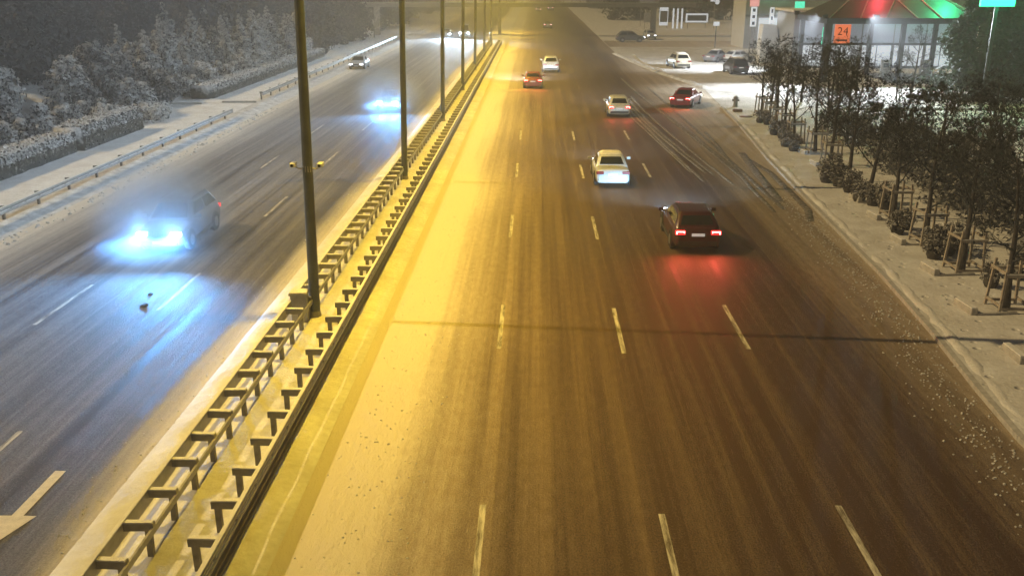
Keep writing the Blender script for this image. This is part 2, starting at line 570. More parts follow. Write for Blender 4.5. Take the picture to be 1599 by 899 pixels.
# ------------------------------------------------------------------ guardrails
WPROF = [(0, 0), (0.035, 0.0), (0.08, 0.045), (0.08, 0.085), (0.03, 0.135), (0.03, 0.175), (0.08, 0.225), (0.08, 0.265), (0.035, 0.31), (0, 0.31)]
def guardrail(label, y0, y1, flip, spacing, z0=0.44, rear=False, spacer=0.36, loc=(0, 0, 0), snow=True, tiers=1):
    """beam on the +x side of the posts (or -x with flip)"""
    s = -1 if flip else 1
    t = thing('guardrail', label, 'guardrail', loc)
    n = int((y1 - y0) / 4) + 1
    ys = [y0 + (y1 - y0) * i / n for i in range(n + 1)]
    pr = [(s * (spacer + 0.02 + x), z0 + z) for x, z in WPROF]
    if flip: pr = pr[::-1]
    MB().sweep_y(pr[::-1], ys).build('beam', M['galv'], t)
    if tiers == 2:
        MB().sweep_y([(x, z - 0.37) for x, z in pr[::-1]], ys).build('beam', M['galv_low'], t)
    if snow:
        m = MB()
        for k, ya in enumerate(ys[:-1]):
            g = 0.5 + 0.3 * noise.noise((ya, 1, 2))
            m.box((s * (spacer + 0.055), ya + 1.9, z0 + 0.31 + 0.014), (0.085, 3.9, 0.024))
        m.build('snow_cap', M['snow_clean'], t)
        m = MB()
        y = y0
        while y < y1 - 1.4:
            m.box((s * (spacer + 0.072), y + 0.6, z0 + 0.152), (0.03, 1.08, 0.04))
            y += 1.22
        m.build('groove_snow', M['snow_clean'], t)
    if rear:
        MB().box((s * -0.10, (y0 + y1) / 2, z0 + 0.14), (0.045, y1 - y0, 0.13)).build('rear_rail', M['galv'], t)
    post = MB().box((0, 0, 0.28), (0.11, 0.10, 0.58))
    blk = MB().box((s * spacer / 2 - s * 0.02, 0, 0.65), (spacer + 0.18, 0.12, 0.15))
    cap = MB().box((s * spacer / 2 - s * 0.02, 0, 0.737), (spacer + 0.16, 0.11, 0.025))
    p0 = b0 = c0 = None
    cnt = int((y1 - y0) / spacing)
    rest = MB()
    for k in range(cnt + 1):
        y = y0 + 0.3 + k * spacing
        if y > y1: break
        if k >= 90:
            rest.box((0, y, 0.30), (0.12, 0.16, 0.62)).box((s * spacer / 2, y, 0.66), (spacer + 0.14, 0.15, 0.15))
            continue
        if p0 is None:
            p0 = post.build('post', M['galv_dark'], t); p = p0
            b0 = blk.build('spacer_block', M['galv_dark'], p); c0 = cap.build('snow_cap', M['snow_clean'], p) if snow else None
        else:
            p = p0.copy(); COL.objects.link(p); p.parent = t
            b = b0.copy(); COL.objects.link(b); b.parent = p
            if c0:
                c = c0.copy(); COL.objects.link(c); c.parent = p
        p.location = (0, y + random.uniform(-.05, .05), random.uniform(-.015, .01))
        p.rotation_euler = (random.uniform(-.035, .035), random.uniform(-.02, .02), random.uniform(-.05, .05))
    if rest.v:
        o = rest.build('far_posts', M['galv_dark'], t); o['kind'] = 'stuff'
    return t
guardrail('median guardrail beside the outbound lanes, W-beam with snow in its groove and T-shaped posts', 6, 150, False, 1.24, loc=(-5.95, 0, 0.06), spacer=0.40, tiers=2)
guardrail('double-railed median guardrail beside the oncoming lanes, ladder-like with snowy cross blocks', 6, 150, True, 1.13, rear=True, loc=(-6.98, 0, 0.06), spacer=0.40, tiers=1)
guardrail('roadside guardrail in front of the near hedge, ending at the path opening', 8, 69.5, False, 3.0, z0=0.42, loc=(-23.2, 0, 0.02), spacer=0.2)
guardrail('roadside guardrail beyond the path opening, in front of the long far hedge', 80, 160, False, 3.0, z0=0.42, loc=(-23.9, 0, 0.02), spacer=0.2)

# ------------------------------------------------------------------ street lamps down the median
LAMP_COL = (1.0, 0.655, 0.05)
lamp_l = bpy.data.lights.new('sodium_light', 'SPOT')
lamp_l.energy = 22000
lamp_l.color = LAMP_COL
lamp_l.spot_size = radians(120)
lamp_l.spot_blend = 1.0
lamp_l.shadow_soft_size = 0.25
lamp_w = bpy.data.lights.new('white_light', 'SPOT')
lamp_w.energy = 13000
lamp_w.color = (0.66, 0.82, 1.0)
lamp_w.spot_size = radians(120)
lamp_w.spot_blend = 1.0
lamp_w.shadow_soft_size = 0.25
M['flood'] = emit('floodlight_lens', (.9, .95, 1.0), 30)
M['sodium'] = emit('sodium_lens', (1.0, 0.62, 0.2), 25)
def street_lamp(loc, label, proto=None):
    if proto:
        return dup(proto, loc, 0, label, rx=(0, radians(1.2), 0))
    t = thing('street_lamp', label, 'street lamp', loc, 0, 'street lamps along the median')
    t.rotation_euler = (0, radians(1.2), 0)
    MB().tube([(0, 0, 0), (0, 0, 4), (0, 0, 9), (0, 0, 17.8)], [0.165, 0.155, 0.14, 0.125], 14).build('pole', M['pole'], t, True, 40)
    b = MB().tube([(0, 0, 0.06), (0, 0, 0.12)], 0.26, 4)
    b.tube([(0, 0, 0.12), (0, 0, 0.3)], [0.2, 0.165], 12)
    b.build('base_plate', M['galv_dark'], t)
    MB().tube([(0, 0, 17.6), (0.25, 0, 18.1), (1.0, 0, 18.4), (2.2, 0, 18.5)], 0.05, 8).build('arm', M['pole'], t, True, 40)
    h = bevel(MB().box((2.5, 0, 18.5), (0.8, 0.3, 0.14)).build('lamp_head', M['galv'], t), 0.04)
    MB().box((2.52, 0, 18.422), (0.55, 0.22, 0.02)).build('lens', M['sodium'], h)
    l = bpy.data.objects.new('sodium_light', lamp_l)
    COL.objects.link(l)
    l.parent = t
    l.location = (2.1, 0, 18.35)
    l.rotation_euler = (0, radians(-6), 0)
    l.scale = (0.52, 1.15, 1)
    MB().tube([(0, 0, 17.6), (-0.25, 0, 18.1), (-1.0, 0, 18.4), (-2.2, 0, 18.5)], 0.05, 8).build('arm', M['pole'], t, True, 40)
    h = bevel(MB().box((-2.5, 0, 18.5), (0.8, 0.3, 0.14)).build('lamp_head', M['galv'], t), 0.04)
    MB().box((-2.52, 0, 18.422), (0.55, 0.22, 0.02)).build('lens', M['flood'], h)
    l = bpy.data.objects.new('white_light', lamp_w)
    COL.objects.link(l)
    l.parent = t
    l.location = (-2.1, 0, 18.35)
    l.rotation_euler = (0, radians(50), 0)
    l.scale = (1, 1.25, 1)
    return t
PX = -6.85
ords = ['foremost', 'second', 'third', 'fourth', 'fifth', 'sixth', 'seventh', 'eighth']
lamp0 = street_lamp((PX, 26.73, 0), 'tall steel street lamp with two cameras and a cabinet at its foot, nearest the camera')
for i, y in enumerate([47.3, 67.9, 87.2, 107, 126.6, 145, 178]):
    extra = ['nearer the starburst headlights', 'just past the dazzling oncoming car', '', '', '', '', 'farthest before the bridge'][i]
    street_lamp((PX - (0.12 if y > 100 else 0), y, 0), 'steel street lamp, %s along the median, %s' % (ords[i + 1], extra or 'counted from the camera'), lamp0)

def surveillance(loc, side, label):
    t = thing('surveillance_camera', label, 'camera', loc, 0, 'cameras on the first street lamp')
    MB().tube([(0, 0, 0), (side * 0.12, -0.02, -0.02), (side * 0.22, -0.04, 0.05)], 0.025, 6).tube([(-side * 0.02, 0, -0.04), (-side * 0.02, 0, 0.04)], 0.03, 6).build('bracket', M['galv'], t)
    h = bevel(MB().box((side * 0.27, -0.08, 0.12), (0.15, 0.34, 0.13)).build('housing', M['white_box'], t), 0.02)
    MB().tube([(side * 0.27, -0.252, 0.12), (side * 0.27, -0.262, 0.12)], 0.045, 10).build('lens', M['glass'], h)
    return t
surveillance((PX + 0.10 - 0.135, 26.73, 4.78), -1, 'white camera on a bracket, facing the oncoming lanes from the foremost pole')
surveillance((PX + 0.10 + 0.135, 26.73, 4.78), 1, 'white camera on a bracket, outbound-lane side of the foremost pole')
mb = MB().tube([(PX + 0.10, 26.73, 4.68), (PX + 0.10, 26.73, 4.86)], 0.152, 12)
o = mb.build('pole_clamp', M['galv']); o.parent = lamp0
o.matrix_parent_inverse = (Matrix.Translation((PX, 26.73, 0)) @ Matrix.Rotation(radians(1.2), 4, 'Y')).inverted()

t = thing('electrical_cabinet', 'squat beige cabinet with snow on top at the foot of the foremost lamp', 'cabinet', (-7.2, 26.35, 0.08), 0.06)
bevel(MB().box((0, 0, 0.45), (0.50, 0.38, 0.9)).build('casing', M['cabinet'], t), 0.02)
d = MB().box((0, -0.196, 0.46), (0.42, 0.012, 0.76)).build('door', M['cabinet'], t)
MB().box((0.16, -0.21, 0.48), (0.03, 0.02, 0.1)).build('handle', M['galv_dark'], d)
MB().box((0, -0.02, 0.925), (0.56, 0.46, 0.05)).build('lid', M['cabinet'], t)
bevel(MB().box((0, -0.02, 0.975), (0.54, 0.44, 0.05)).build('snow_cap', M['snow_clean'], t), 0.02)

# ------------------------------------------------------------------ cars
def paint(name, col, rough=0.35):
    return simple(name, col, rough, 0.1, 0.12, 4.0, coat=0.6)
P = {'steel': paint('paint_steel_blue', (0.15, 0.18, 0.22)), 'blackred': paint('paint_black_cherry', (0.050, 0.008, 0.008)), 'black': paint('paint_black', (0.035, 0.03, 0.03)), 'white': paint('paint_white', (0.50, 0.50, 0.49)),
     'grey': paint('paint_grey', (0.16, 0.16, 0.165)), 'silver': paint('paint_silver', (0.40, 0.41, 0.42)),
     'maroon': paint('paint_dark_red', (0.22, 0.025, 0.025)), 'cream': paint('paint_cream', (0.60, 0.57, 0.44))}
M['tail_on'] = emit('tail_lamp_lit', (1.0, 0.14, 0.12), 26)
M['tail_dim'] = emit('tail_lamp_dim', (1.0, 0.03, 0.03), 1.8)
M['tail_off'] = simple('tail_lamp_off', (0.22, 0.012, 0.01), 0.25, 0, 0.1)
M['plate'] = emit('plate_lit', (1.0, 0.95, 0.9), 0.35)
M['head_on'] = emit('headlamp_lit', (0.75, 0.9, 1.0), 60)
M['head_dim'] = emit('headlamp_dim', (0.9, 0.95, 1.0), 6)
M['head_off'] = simple('headlamp_off', (0.55, 0.57, 0.6), 0.15, 0, 0.1)
M['trim'] = simple('bumper_trim', (0.035, 0.035, 0.035), 0.6, 0, 0.2)

BEAM_COL = (0.13, 0.45, 1.0)
def beam_light(name, energy, col, size, blend=0.6):
    l = bpy.data.lights.new(name, 'SPOT')
    l.energy = energy; l.color = col; l.spot_size = radians(size); l.spot_blend = 1.0; l.shadow_soft_size = 0.06
    return l

def car(label, kind, body, loc, rz=0.0, lamps='tail', tail='tail_dim', head='head_off', beam=0, beam_col=(0.8, 0.9, 1.0),
        beam_tilt=4, red=0, snow=False, group='cars on the roads', beam_size=100, wide=0):
    """local +y is forward, origin on the ground under the middle"""
    spec = {  # L, W, H, belt, hood len, trunk len, deck height, ground clearance, wheel r
        'sedan': (4.6, 1.80, 1.46, 0.92, 1.35, 0.95, 0.98, 0.20, 0.32),
        'suv': (4.7, 1.90, 1.72, 1.08, 1.25, 0.18, 1.06, 0.26, 0.37),
        'hatch': (4.0, 1.72, 1.50, 0.95, 1.10, 0.20, 0.96, 0.20, 0.31),
        'cross': (4.45, 1.87, 1.49, 0.99, 1.25, 0.30, 1.04, 0.22, 0.35),
        'van': (5.2, 2.0, 2.3, 1.2, 0.7, 0.10, 1.25, 0.24, 0.34)}[kind]
    L, W, H, belt, hood, trunk, deck, gc, wr = spec
    t = thing('parked_car' if group.startswith('parked') else 'car', label, 'car', loc, rz, group)
    w = W / 2
    st = [(-L / 2, .80, gc + .16, deck - .30), (-L / 2 + .06, .91, gc + .06, deck - .12), (-L / 2 + .16, .95, gc, deck - .03),
          (-L / 2 + max(trunk, .35), .985, gc - .02, belt + .03), (-L * .2, 1.0, gc - .02, belt), (0, 1.0, gc - .02, belt - .01),
          (L / 2 - hood - .15, 1.0, gc - .02, belt - .02), (L / 2 - hood * .6, .985, gc, belt - .07), (L / 2 - .35, .95, gc, belt - .15),
          (L / 2 - .12, .88, gc + .05, belt - .24), (L / 2 - .02, .78, gc + .12, belt - .36)]
    mb = MB()
    for y, ws, zb, zt in st:
        ww = w * ws
        half = [(0.0, zb), (ww * .86, zb), (ww * .965, zb + .10), (ww, zb + (zt - zb) * .42), (ww * .985, zt - .16), (ww * .93, zt - .05), (ww * .80, zt), (0.0, zt + .025)]
        ring = half + [(-x, z) for x, z in half[-2:0:-1]]
        mb.v += [(x, y, z) for x, z in ring]
    n = 14
    for i in range(len(st) - 1):
        for k in range(n):
            k2 = (k + 1) % n
            mb.f.append((i * n + k, i * n + k2, (i + 1) * n + k2, (i + 1) * n + k))
    mb.f.append(tuple(range(n)))
    mb.f.append(tuple((len(st) - 1) * n + k for k in reversed(range(n))))
    bo = mb.build('body', P[body], t, True, 60)
    sb = bo.modifiers.new('smooth', 'SUBSURF'); sb.levels = 2; sb.render_levels = 2
    # greenhouse: belt ring -> roof ring
    yb0, yb1 = -L / 2 + trunk * (1.0 if kind == 'sedan' else 0.55), L / 2 - hood * .92
    yr0 = yb0 + (.70 if kind == 'sedan' else .58 if kind != 'van' else .10)
    yr1 = yb1 - (.75 if kind != 'van' else .55)
    zr = H - .07
    wb, wr_ = w * .92, w * .69
    def ring(y0, y1, hw, z, c):
        return [(hw, y0 + c, z), (hw, y1 - c, z), (hw - c, y1, z), (-hw + c, y1, z), (-hw, y1 - c, z), (-hw, y0 + c, z), (-hw + c, y0, z), (hw - c, y0, z)]
    rings = [ring(yb0, yb1, wb, belt - .06, .10), ring(yb0 + .03, yb1 - .04, wb * .985, belt + .02, .10), ring(yr0, yr1, wr_ + .02, zr - .03, .10),
             ring(yr0 + .08, yr1 - .10, wr_ - .06, zr + .05, .10), ring(yr0 + .45, yr1 - .45, wr_ * .55, H, .10)]
    mb = MB()
    for r in rings: mb.v += r
    for i in range(len(rings) - 1):
        for k in range(8):
            k2 = (k + 1) % 8
            mb.f.append((i * 8 + k, i * 8 + k2, (i + 1) * 8 + k2, (i + 1) * 8 + k))
    mb.f.append(tuple(32 + k for k in range(8)))
    bevel(mb.build('roof', P[body], t, True, 50), .035, 3)
    R1, R2 = rings[1], rings[2]
    def win(name, a, b, c, d, u0, u1, v0, v1):
        a, b, c, d = map(Vector, (a, b, c, d))
        q = lambda u, v: (a.lerp(b, u)).lerp(d.lerp(c, u), v)
        nn = (b - a).cross(d - a).normalized()
        ctr = q(.5, .5)
        if nn.dot(ctr - Vector((0, (yb0 + yb1) / 2, belt))) < 0: nn = -nn
        G = 4
        m2 = MB()
        vs = [q(u0 + (u1 - u0) * i / G, v0 + (v1 - v0) * j / G) + nn * .012 for j in range(G + 1) for i in range(G + 1)]
        m2.add(vs, [(j * (G + 1) + i, j * (G + 1) + i + 1, (j + 1) * (G + 1) + i + 1, (j + 1) * (G + 1) + i) for j in range(G) for i in range(G)])
        return m2.build(name, M['glass'], t)
    win('windscreen', R1[2], R1[3], R2[3], R2[2], .02, .98, .08, .95)
    win('rear_window', R1[7], R1[6], R2[6], R2[7], .05, .95, .18, .90)
    for s in (0, 1):
        a, b_, c, d = (R1[0], R1[1], R2[1], R2[0]) if s == 0 else (R1[5], R1[4], R2[4], R2[5])
        win('side_window', a, b_, c, d, .05, .46, .12, .90)
        win('side_window', a, b_, c, d, .50, .93, .12, .90)
    if kind in ('suv', 'cross'):
        for sx in (-1, 1):
            MB().tube([(sx * (wr_ - .02), yr0 + .20, zr + .03), (sx * (wr_ - .03), yr0 + .35, zr + .085), (sx * (wr_ - .03), yr1 - .4, zr + .085), (sx * (wr_ - .02), yr1 - .25, zr + .02)], .018, 6).build('roof_rail', M['trim'], t)
    for sx in (-1, 1):
        MB().box((sx * (w * .985), 0, gc + .07), (.05, L * .46, .12)).build('side_sill', M['trim'], t)
    # wheels
    for sy in (-1, 1):
        for sx in (-1, 1):
            y = -L / 2 + .95 if sy < 0 else L / 2 - .90
            MB().tube([(sx * (w - .10), y, wr + .02), (sx * (w + .006), y, wr + .02)], wr + .055, 20).build('wheel_arch', M['dark'], t)
            wh = MB().tube([(sx * (w - .20), y, wr), (sx * (w - .03), y, wr), (sx * (w + .02), y, wr)], [wr, wr, wr * .92], 20).build('wheel', M['tyre'], t, True, 40)
            MB().tube([(sx * (w + .02), y, wr), (sx * (w + .028), y, wr)], wr * .60, 10).build('rim', M['rim'], wh)
    # bumpers
    MB().box((0, -L / 2 + .03, gc + .20), (W * .80, .10, .18)).build('rear_bumper', M['trim'] if kind != 'sedan' else P[body], t)
    MB().box((0, L / 2 - .03, gc + .16), (W * .74, .10, .14)).build('front_bumper', M['trim'], t)
    MB().box((0, L / 2 - .015, gc + .36), (W * .36, .07, .12)).build('grille', M['dark'], t)
    # lamps
    zl = deck - .20
    for sx in (-1, 1):
        tl_ = bevel(MB().box((sx * W * .365, -L / 2 + .055, zl), (W * .21, .14, .14 if kind == 'sedan' else .17)).build('tail_light', M['tail_off' if tail == 'tail_off' else 'tail_dim'], t), .03)
        if tail != 'tail_off':
            xo = sx * W * .365
            m = MB().box((xo, -L / 2 - .022, zl + .045), (W * .17, .02, .032)).box((xo + sx * W * .075, -L / 2 - .022, zl - .01), (.04, .02, .075))
            m.box((xo - sx * W * .075, -L / 2 - .022, zl + .01), (.03, .02, .035))
            m.build('light_bar', M[tail], tl_)
        hb = bevel(MB().box((sx * W * .345, L / 2 - .07, belt - .30), (W * .20, .16, .14)).build('headlight', M[head], t), .03)
        ml = MB().tube([(sx * (w * .93), yb1 - .45, belt + .02), (sx * (w + .10), yb1 - .42, belt + .05)], .025, 6)
        ml.build('mirror_arm', M['trim'], t)
        bevel(MB().box((sx * (w + .14), yb1 - .42, belt + .09), (.20, .10, .15)).build('wing_mirror', P[body], t), .03)
        if beam:
            lo = bpy.data.objects.new('headlight_beam', beam_light('headlight_beam', beam, beam_col, beam_size))
            COL.objects.link(lo)
            lo.parent = t
            lo.location = (sx * W * .345, L / 2 + .08, belt - .30)
            lo.rotation_euler = (radians(90 - beam_tilt), 0, 0)
            lo.scale = (1.0, 0.15 if wide else 0.16, 1.0)
        if wide:
            wl = bpy.data.lights.new('headlight_spill', 'POINT')  # added point light that fills the blue halo round the headlamp
            wl.energy = wide; wl.color = beam_col; wl.shadow_soft_size = .12
            lo = bpy.data.objects.new('headlight_spill', wl)
            COL.objects.link(lo)
            lo.parent = t
            lo.location = (sx * W * .345, L / 2 + .30, belt - .10)
            lo.rotation_euler = (radians(82), 0, 0)
        if red:
            rl = bpy.data.lights.new('tail_glow', 'SPOT')
            rl.energy = red; rl.color = (1, .10, .06); rl.shadow_soft_size = .08
            rl.spot_size = radians(172); rl.spot_blend = 1.0
            lo = bpy.data.objects.new('tail_glow', rl)
            COL.objects.link(lo)
            lo.parent = t
            lo.location = (sx * W * .365, -L / 2 - .10, zl)
            lo.rotation_euler = (radians(-75), 0, 0)
    MB().box((0, -L / 2 - .012, zl - .08), (.50, .02, .11)).build('number_plate', M['plate'], t)
    MB().box((0, L / 2 + .025, gc + .22), (.50, .02, .11)).build('number_plate', M['white_box'], t)
    if snow:
        m3 = MB()
        G = 8
        for j in range(G + 1):
            for i in range(G + 1):
                a, b2 = i / G, j / G
                e = min(a, 1 - a, b2, 1 - b2)
                x = (a - .5) * 2 * (wr_ - .04)
                y = yr0 + .06 + (yr1 - yr0 - .14) * b2
                m3.v.append((x, y, zr + .03 + min(.12, e * .8) + .02 * noise.noise((x * 3, y * 3, 1))))
        m3.f = [(j * (G + 1) + i, j * (G + 1) + i + 1, (j + 1) * (G + 1) + i + 1, (j + 1) * (G + 1) + i) for j in range(G) for i in range(G)]
        m3.build('roof_snow', M['snow_clean'], t, True)
        MB().box((0, L / 2 - hood * .5, belt - .035), (W * .74, hood * .66, .05), rx=-.06).build('bonnet_snow', M['snow_clean'], t)
    return t

OUT = 'cars driving away on the outbound lanes'
ONC = 'cars coming towards the camera'
LOT = 'parked cars on the forecourt'
car('black cherry crossover with glowing red tail lights, nearest on the outbound lanes', 'cross', 'blackred', (6.30, 34.2 + 2.22, 0), 0.0,
    tail='tail_on', head='head_dim', beam=5500, beam_col=(.40, .70, 1), red=170, group=OUT)
car('white saloon ahead of the black cherry crossover, its boot lit by that car', 'sedan', 'white', (3.95, 45.8 + 2.3, 0), 0.0, tail='tail_off', head='head_dim', beam=2500, group=OUT, snow=True)
car('small cream hatchback braking beyond the white saloon, near the turn-off', 'hatch', 'cream', (6.40, 70.6 + 2, 0), 0.0, tail='tail_on', head='head_dim', beam=2500, red=50, group=OUT)
car('dark red saloon with lit tail lights turning off to the forecourt', 'sedan', 'maroon', (12.6, 78.0, 0), radians(-22), tail='tail_on', head='head_dim', beam=4000, red=80, group=OUT)
car('dark red saloon with lit tail lights in the lane beside the median', 'sedan', 'maroon', (-0.28, 89.4 + 2.3, 0), 0.0, tail='tail_on', head='head_dim', beam=7000, red=110, group=OUT, beam_tilt=4, beam_size=110)
car('small white van-like hatchback just ahead of the dark red saloon by the median', 'suv', 'white', (1.68, 105.2 + 2.3, 0), 0.0, tail='tail_off', head='head_dim', group=OUT)
car('far grey car with pale lit rear lamps under the footbridge', 'sedan', 'grey', (2.4, 201, 0), 0.0, tail='head_dim', head='head_dim', group=OUT)
car('far grey hatchback beyond the footbridge, lane nearest the median', 'hatch', 'grey', (0.6, 300, 0), 0.0, tail='head_dim', head='head_dim', group=OUT)
car('far dark crossover beyond the footbridge, outer lane', 'suv', 'grey', (4.6, 310, 0), 0.0, tail='head_dim', head='head_dim', group=OUT)
car('steel-grey crossover dazzling with blue-white headlights, nearest on the oncoming lanes', 'suv', 'steel', (-14.45, 33.6 + 2.35, 0), pi,
    head='head_on', beam=8500, beam_col=BEAM_COL, beam_tilt=5, group=ONC, beam_size=130, wide=150)
car('oncoming car with dazzling starburst headlights behind the second street lamp', 'sedan', 'silver', (-11.9, 74.0 + 2.3, 0), pi,
    head='head_on', beam=8500, beam_col=BEAM_COL, beam_tilt=5, group=ONC, beam_size=130, wide=150)
car('grey saloon with unlit headlights beside the far roadside guardrail', 'sedan', 'silver', (-20.8, 108 + 2.3, 0), pi, head='head_dim', group=ONC)
car('far oncoming van with white headlights just before the footbridge', 'van', 'white', (-12.6, 166 + 2.6, 0), pi, head='head_on', beam=26000, beam_col=(.6, .8, 1), beam_tilt=4, group=ONC, beam_size=110)
car('far oncoming saloon with white headlights beside the far van', 'sedan', 'silver', (-16.0, 168 + 2.3, 0), pi, head='head_on', beam=26000, beam_col=(.6, .8, 1), beam_tilt=4, group=ONC, beam_size=110)
car('snow-topped beige crossover parked alone at the forecourt edge', 'suv', 'cream', (16.9, 112.2, 0), radians(8), tail='tail_off', group=LOT, snow=True)
car('grey saloon under thick roof snow parked at the middle of the forecourt', 'sedan', 'grey', (23.0, 120.5, 0), radians(-38), tail='tail_off', group=LOT, snow=True)
car('white hatchback parked against the snow-covered grey saloon', 'hatch', 'white', (25.6, 119.2, 0), radians(-60), tail='tail_off', group=LOT, snow=True)
car('dark van parked beside the young trees on the forecourt', 'suv', 'black', (22.3, 105.5, 0), radians(4), tail='tail_off', group=LOT, snow=True)
car('dark crossover crossing the junction sideways at the side street', 'suv', 'grey', (15.6, 157.5, 0), radians(-88), tail='tail_off', head='head_dim', group='cars on the side street')
car('white car facing the junction on the side street, behind the dark crossover', 'hatch', 'white', (19.8, 166, 0), radians(184), tail='tail_off', head='head_dim', group='cars on the side street')
car('white saloon parked across the rear of the forecourt', 'sedan', 'white', (38, 158, 0), radians(80), tail='tail_off', group=LOT, snow=True)

# ------------------------------------------------------------------ trees
def branch(mb, p, d, L, r, lvl, rnd, tips, droop=0.0, kids=(6, 5, 4), n=5, bend=0.25, twist=0.9):
    p = Vector(p); d = Vector(d).normalized()
    seg = 3 if lvl > 1 else 4
    pts, dirs = [p], [d]
    for i in range(seg):
        d = (d + Vector((rnd.uniform(-bend, bend), rnd.uniform(-bend, bend), rnd.uniform(-bend * .4, bend * .7) - droop))).normalized()
        pts.append(pts[-1] + d * L / seg); dirs.append(d)
    mb.tube(pts, [r * (1 - .75 * i / seg) for i in range(seg + 1)], n if lvl < 2 else 3, cap=False)
    if lvl >= len(kids) - 0:
        tips.append((pts[-1], dirs[-1], L)); return
    for k in range(kids[lvl]):
        f = rnd.uniform(.25, 1.0)
        i = min(seg - 1, int(f * seg)); q = pts[i].lerp(pts[i + 1], f * seg - i)
        ax = dirs[i].orthogonal().normalized()
        dd = (dirs[i] + (Matrix.Rotation(rnd.uniform(0, 2 * pi), 3, dirs[i]) @ ax) * rnd.uniform(.5, twist)).normalized()
        branch(mb, q, dd, L * rnd.uniform(.45, .68) * (1.1 - .4 * f), r * (1 - .6 * f) * .55, lvl + 1, rnd, tips, droop, kids, n, bend, twist)

def bare_tree(label, h, seed, crown_mat, trunk_mat, group, leaves=0, spread=0.95, limbs=13, name='bare_tree', leafsize=.10, clear=.28, twigs=5, leaf_mat=None):
    rnd = random.Random(seed)
    t = thing(name, label, 'tree', (0, 0, -300), 0, group)
    mb = MB()
    pts = [Vector((0, 0, -.05))]
    d = Vector((rnd.uniform(-.05, .05), rnd.uniform(-.05, .05), 1))
    for i in range(6):
        d = (d + Vector((rnd.uniform(-.07, .07), rnd.uniform(-.07, .07), 0))).normalized()
        pts.append(pts[-1] + d * h * .88 / 6)
    r0 = h * .018
    mb.tube(pts, [r0 * (1.15 - .16 * i) for i in range(7)], 8)
    mb.build('trunk', trunk_mat, t, True)
    cr = MB(); tips = []
    for k in range(limbs):
        f = clear + (1 - clear) * (k + rnd.random()) / limbs
        i = min(5, int(f * 6)); q = pts[i].lerp(pts[i + 1], f * 6 - i)
        a = k * 2.4 + rnd.uniform(-.4, .4)
        dd = Vector((cos(a) * spread, sin(a) * spread, rnd.uniform(.35, 1.0)))
        branch(cr, q, dd, h * rnd.uniform(.26, .40) * (1.25 - .7 * f), r0 * .45 * (1.15 - .8 * f), 0, rnd, tips, 0, (6, 5))
    for p, d, L in tips:
        for k in range(twigs):
            dd = (d + Vector((rnd.gauss(0, .6), rnd.gauss(0, .6), rnd.gauss(.15, .5)))).normalized()
            l = rnd.uniform(.12, .34) * h / 6
            s = dd.orthogonal().normalized() * .009 * h / 6
            cr.add([p - s, p + s, p + dd * l], [(0, 1, 2)])
    c = cr.build('crown', crown_mat, t)
    if leaves:
        lf = MB()
        for _ in range(leaves):
            p, d, L = rnd.choice(tips)
            q = p + Vector((rnd.gauss(0, .16), rnd.gauss(0, .16), rnd.gauss(0, .16))) * h / 6
            a = Vector((rnd.gauss(0, 1), rnd.gauss(0, 1), rnd.gauss(0, .7))).normalized()
            b_ = a.orthogonal().normalized()
            s = leafsize * rnd.uniform(.5, 1.3)
            lf.add([q - a * s, q + b_ * s * .6, q + a * s, q - b_ * s * .6], [(0, 1, 2, 3)])
        lf.build('foliage', leaf_mat or M['dead_leaf'], t)
    return t

def leafy(name, label, cat, h, r, seed, mat, n=2600, group=None, base=.12, leaf=.16, lobes=16, stem=None, conic=False, trunk=True):
    """leaf-sized faces spread through uneven clumps around a stem"""
    rnd = random.Random(seed)
    t = thing(name, label, cat, (0, 0, -300), 0, group)
    if trunk:
        tr = MB().tube([(0, 0, -.1), (0, 0, h * .5), (0.05, 0, h * .8)], [h * .022, h * .014, h * .006], 7)
        for k in range(7):
            a = k * 2.4; z = h * (base + .08 + .09 * k)
            tr.tube([(0, 0, z), (cos(a) * r * .6, sin(a) * r * .6, z + h * .12)], [h * .008, h * .003], 4)
        tr.build('trunk', stem or M['bark'], t, True)
    cl = []
    for k in range(lobes):
        f = (k + rnd.random()) / lobes
        z = h * (base + (1 - base) * f)
        rr = r * ((1.02 - f) ** .8 if conic else (sin(pi * min(1, .18 + .80 * f)) ** .7))
        a = k * 2.4 + rnd.uniform(-.5, .5)
        rad = rr * rnd.uniform(.35, .85)
        cl.append((Vector((cos(a) * rad, sin(a) * rad, z)), rr * rnd.uniform(.32, .62)))
    lf = MB()
    for _ in range(n):
        c, s = rnd.choice(cl)
        d = Vector((rnd.gauss(0, 1), rnd.gauss(0, 1), rnd.gauss(0, 1))).normalized()
        q = c + d * s * (rnd.random() ** .4) * Vector((1, 1, .75)).length / 1.6
        if q.z < .02: q.z = rnd.uniform(.02, .2)
        nn = (d + Vector((rnd.gauss(0, .55), rnd.gauss(0, .55), rnd.gauss(.35, .5)))).normalized()
        a = nn.orthogonal().normalized(); a = Matrix.Rotation(rnd.uniform(0, 6.28), 3, nn) @ a
        b_ = nn.cross(a)
        l = leaf * rnd.uniform(.5, 1.35)
        lf.add([q - a * l, q - b_ * l * .55 + nn * .1 * l, q + a * l, q + b_ * l * .55 - nn * .05 * l], [(0, 1, 2, 3)])
    lf.build('crown' if trunk else 'foliage', mat, t)
    return t

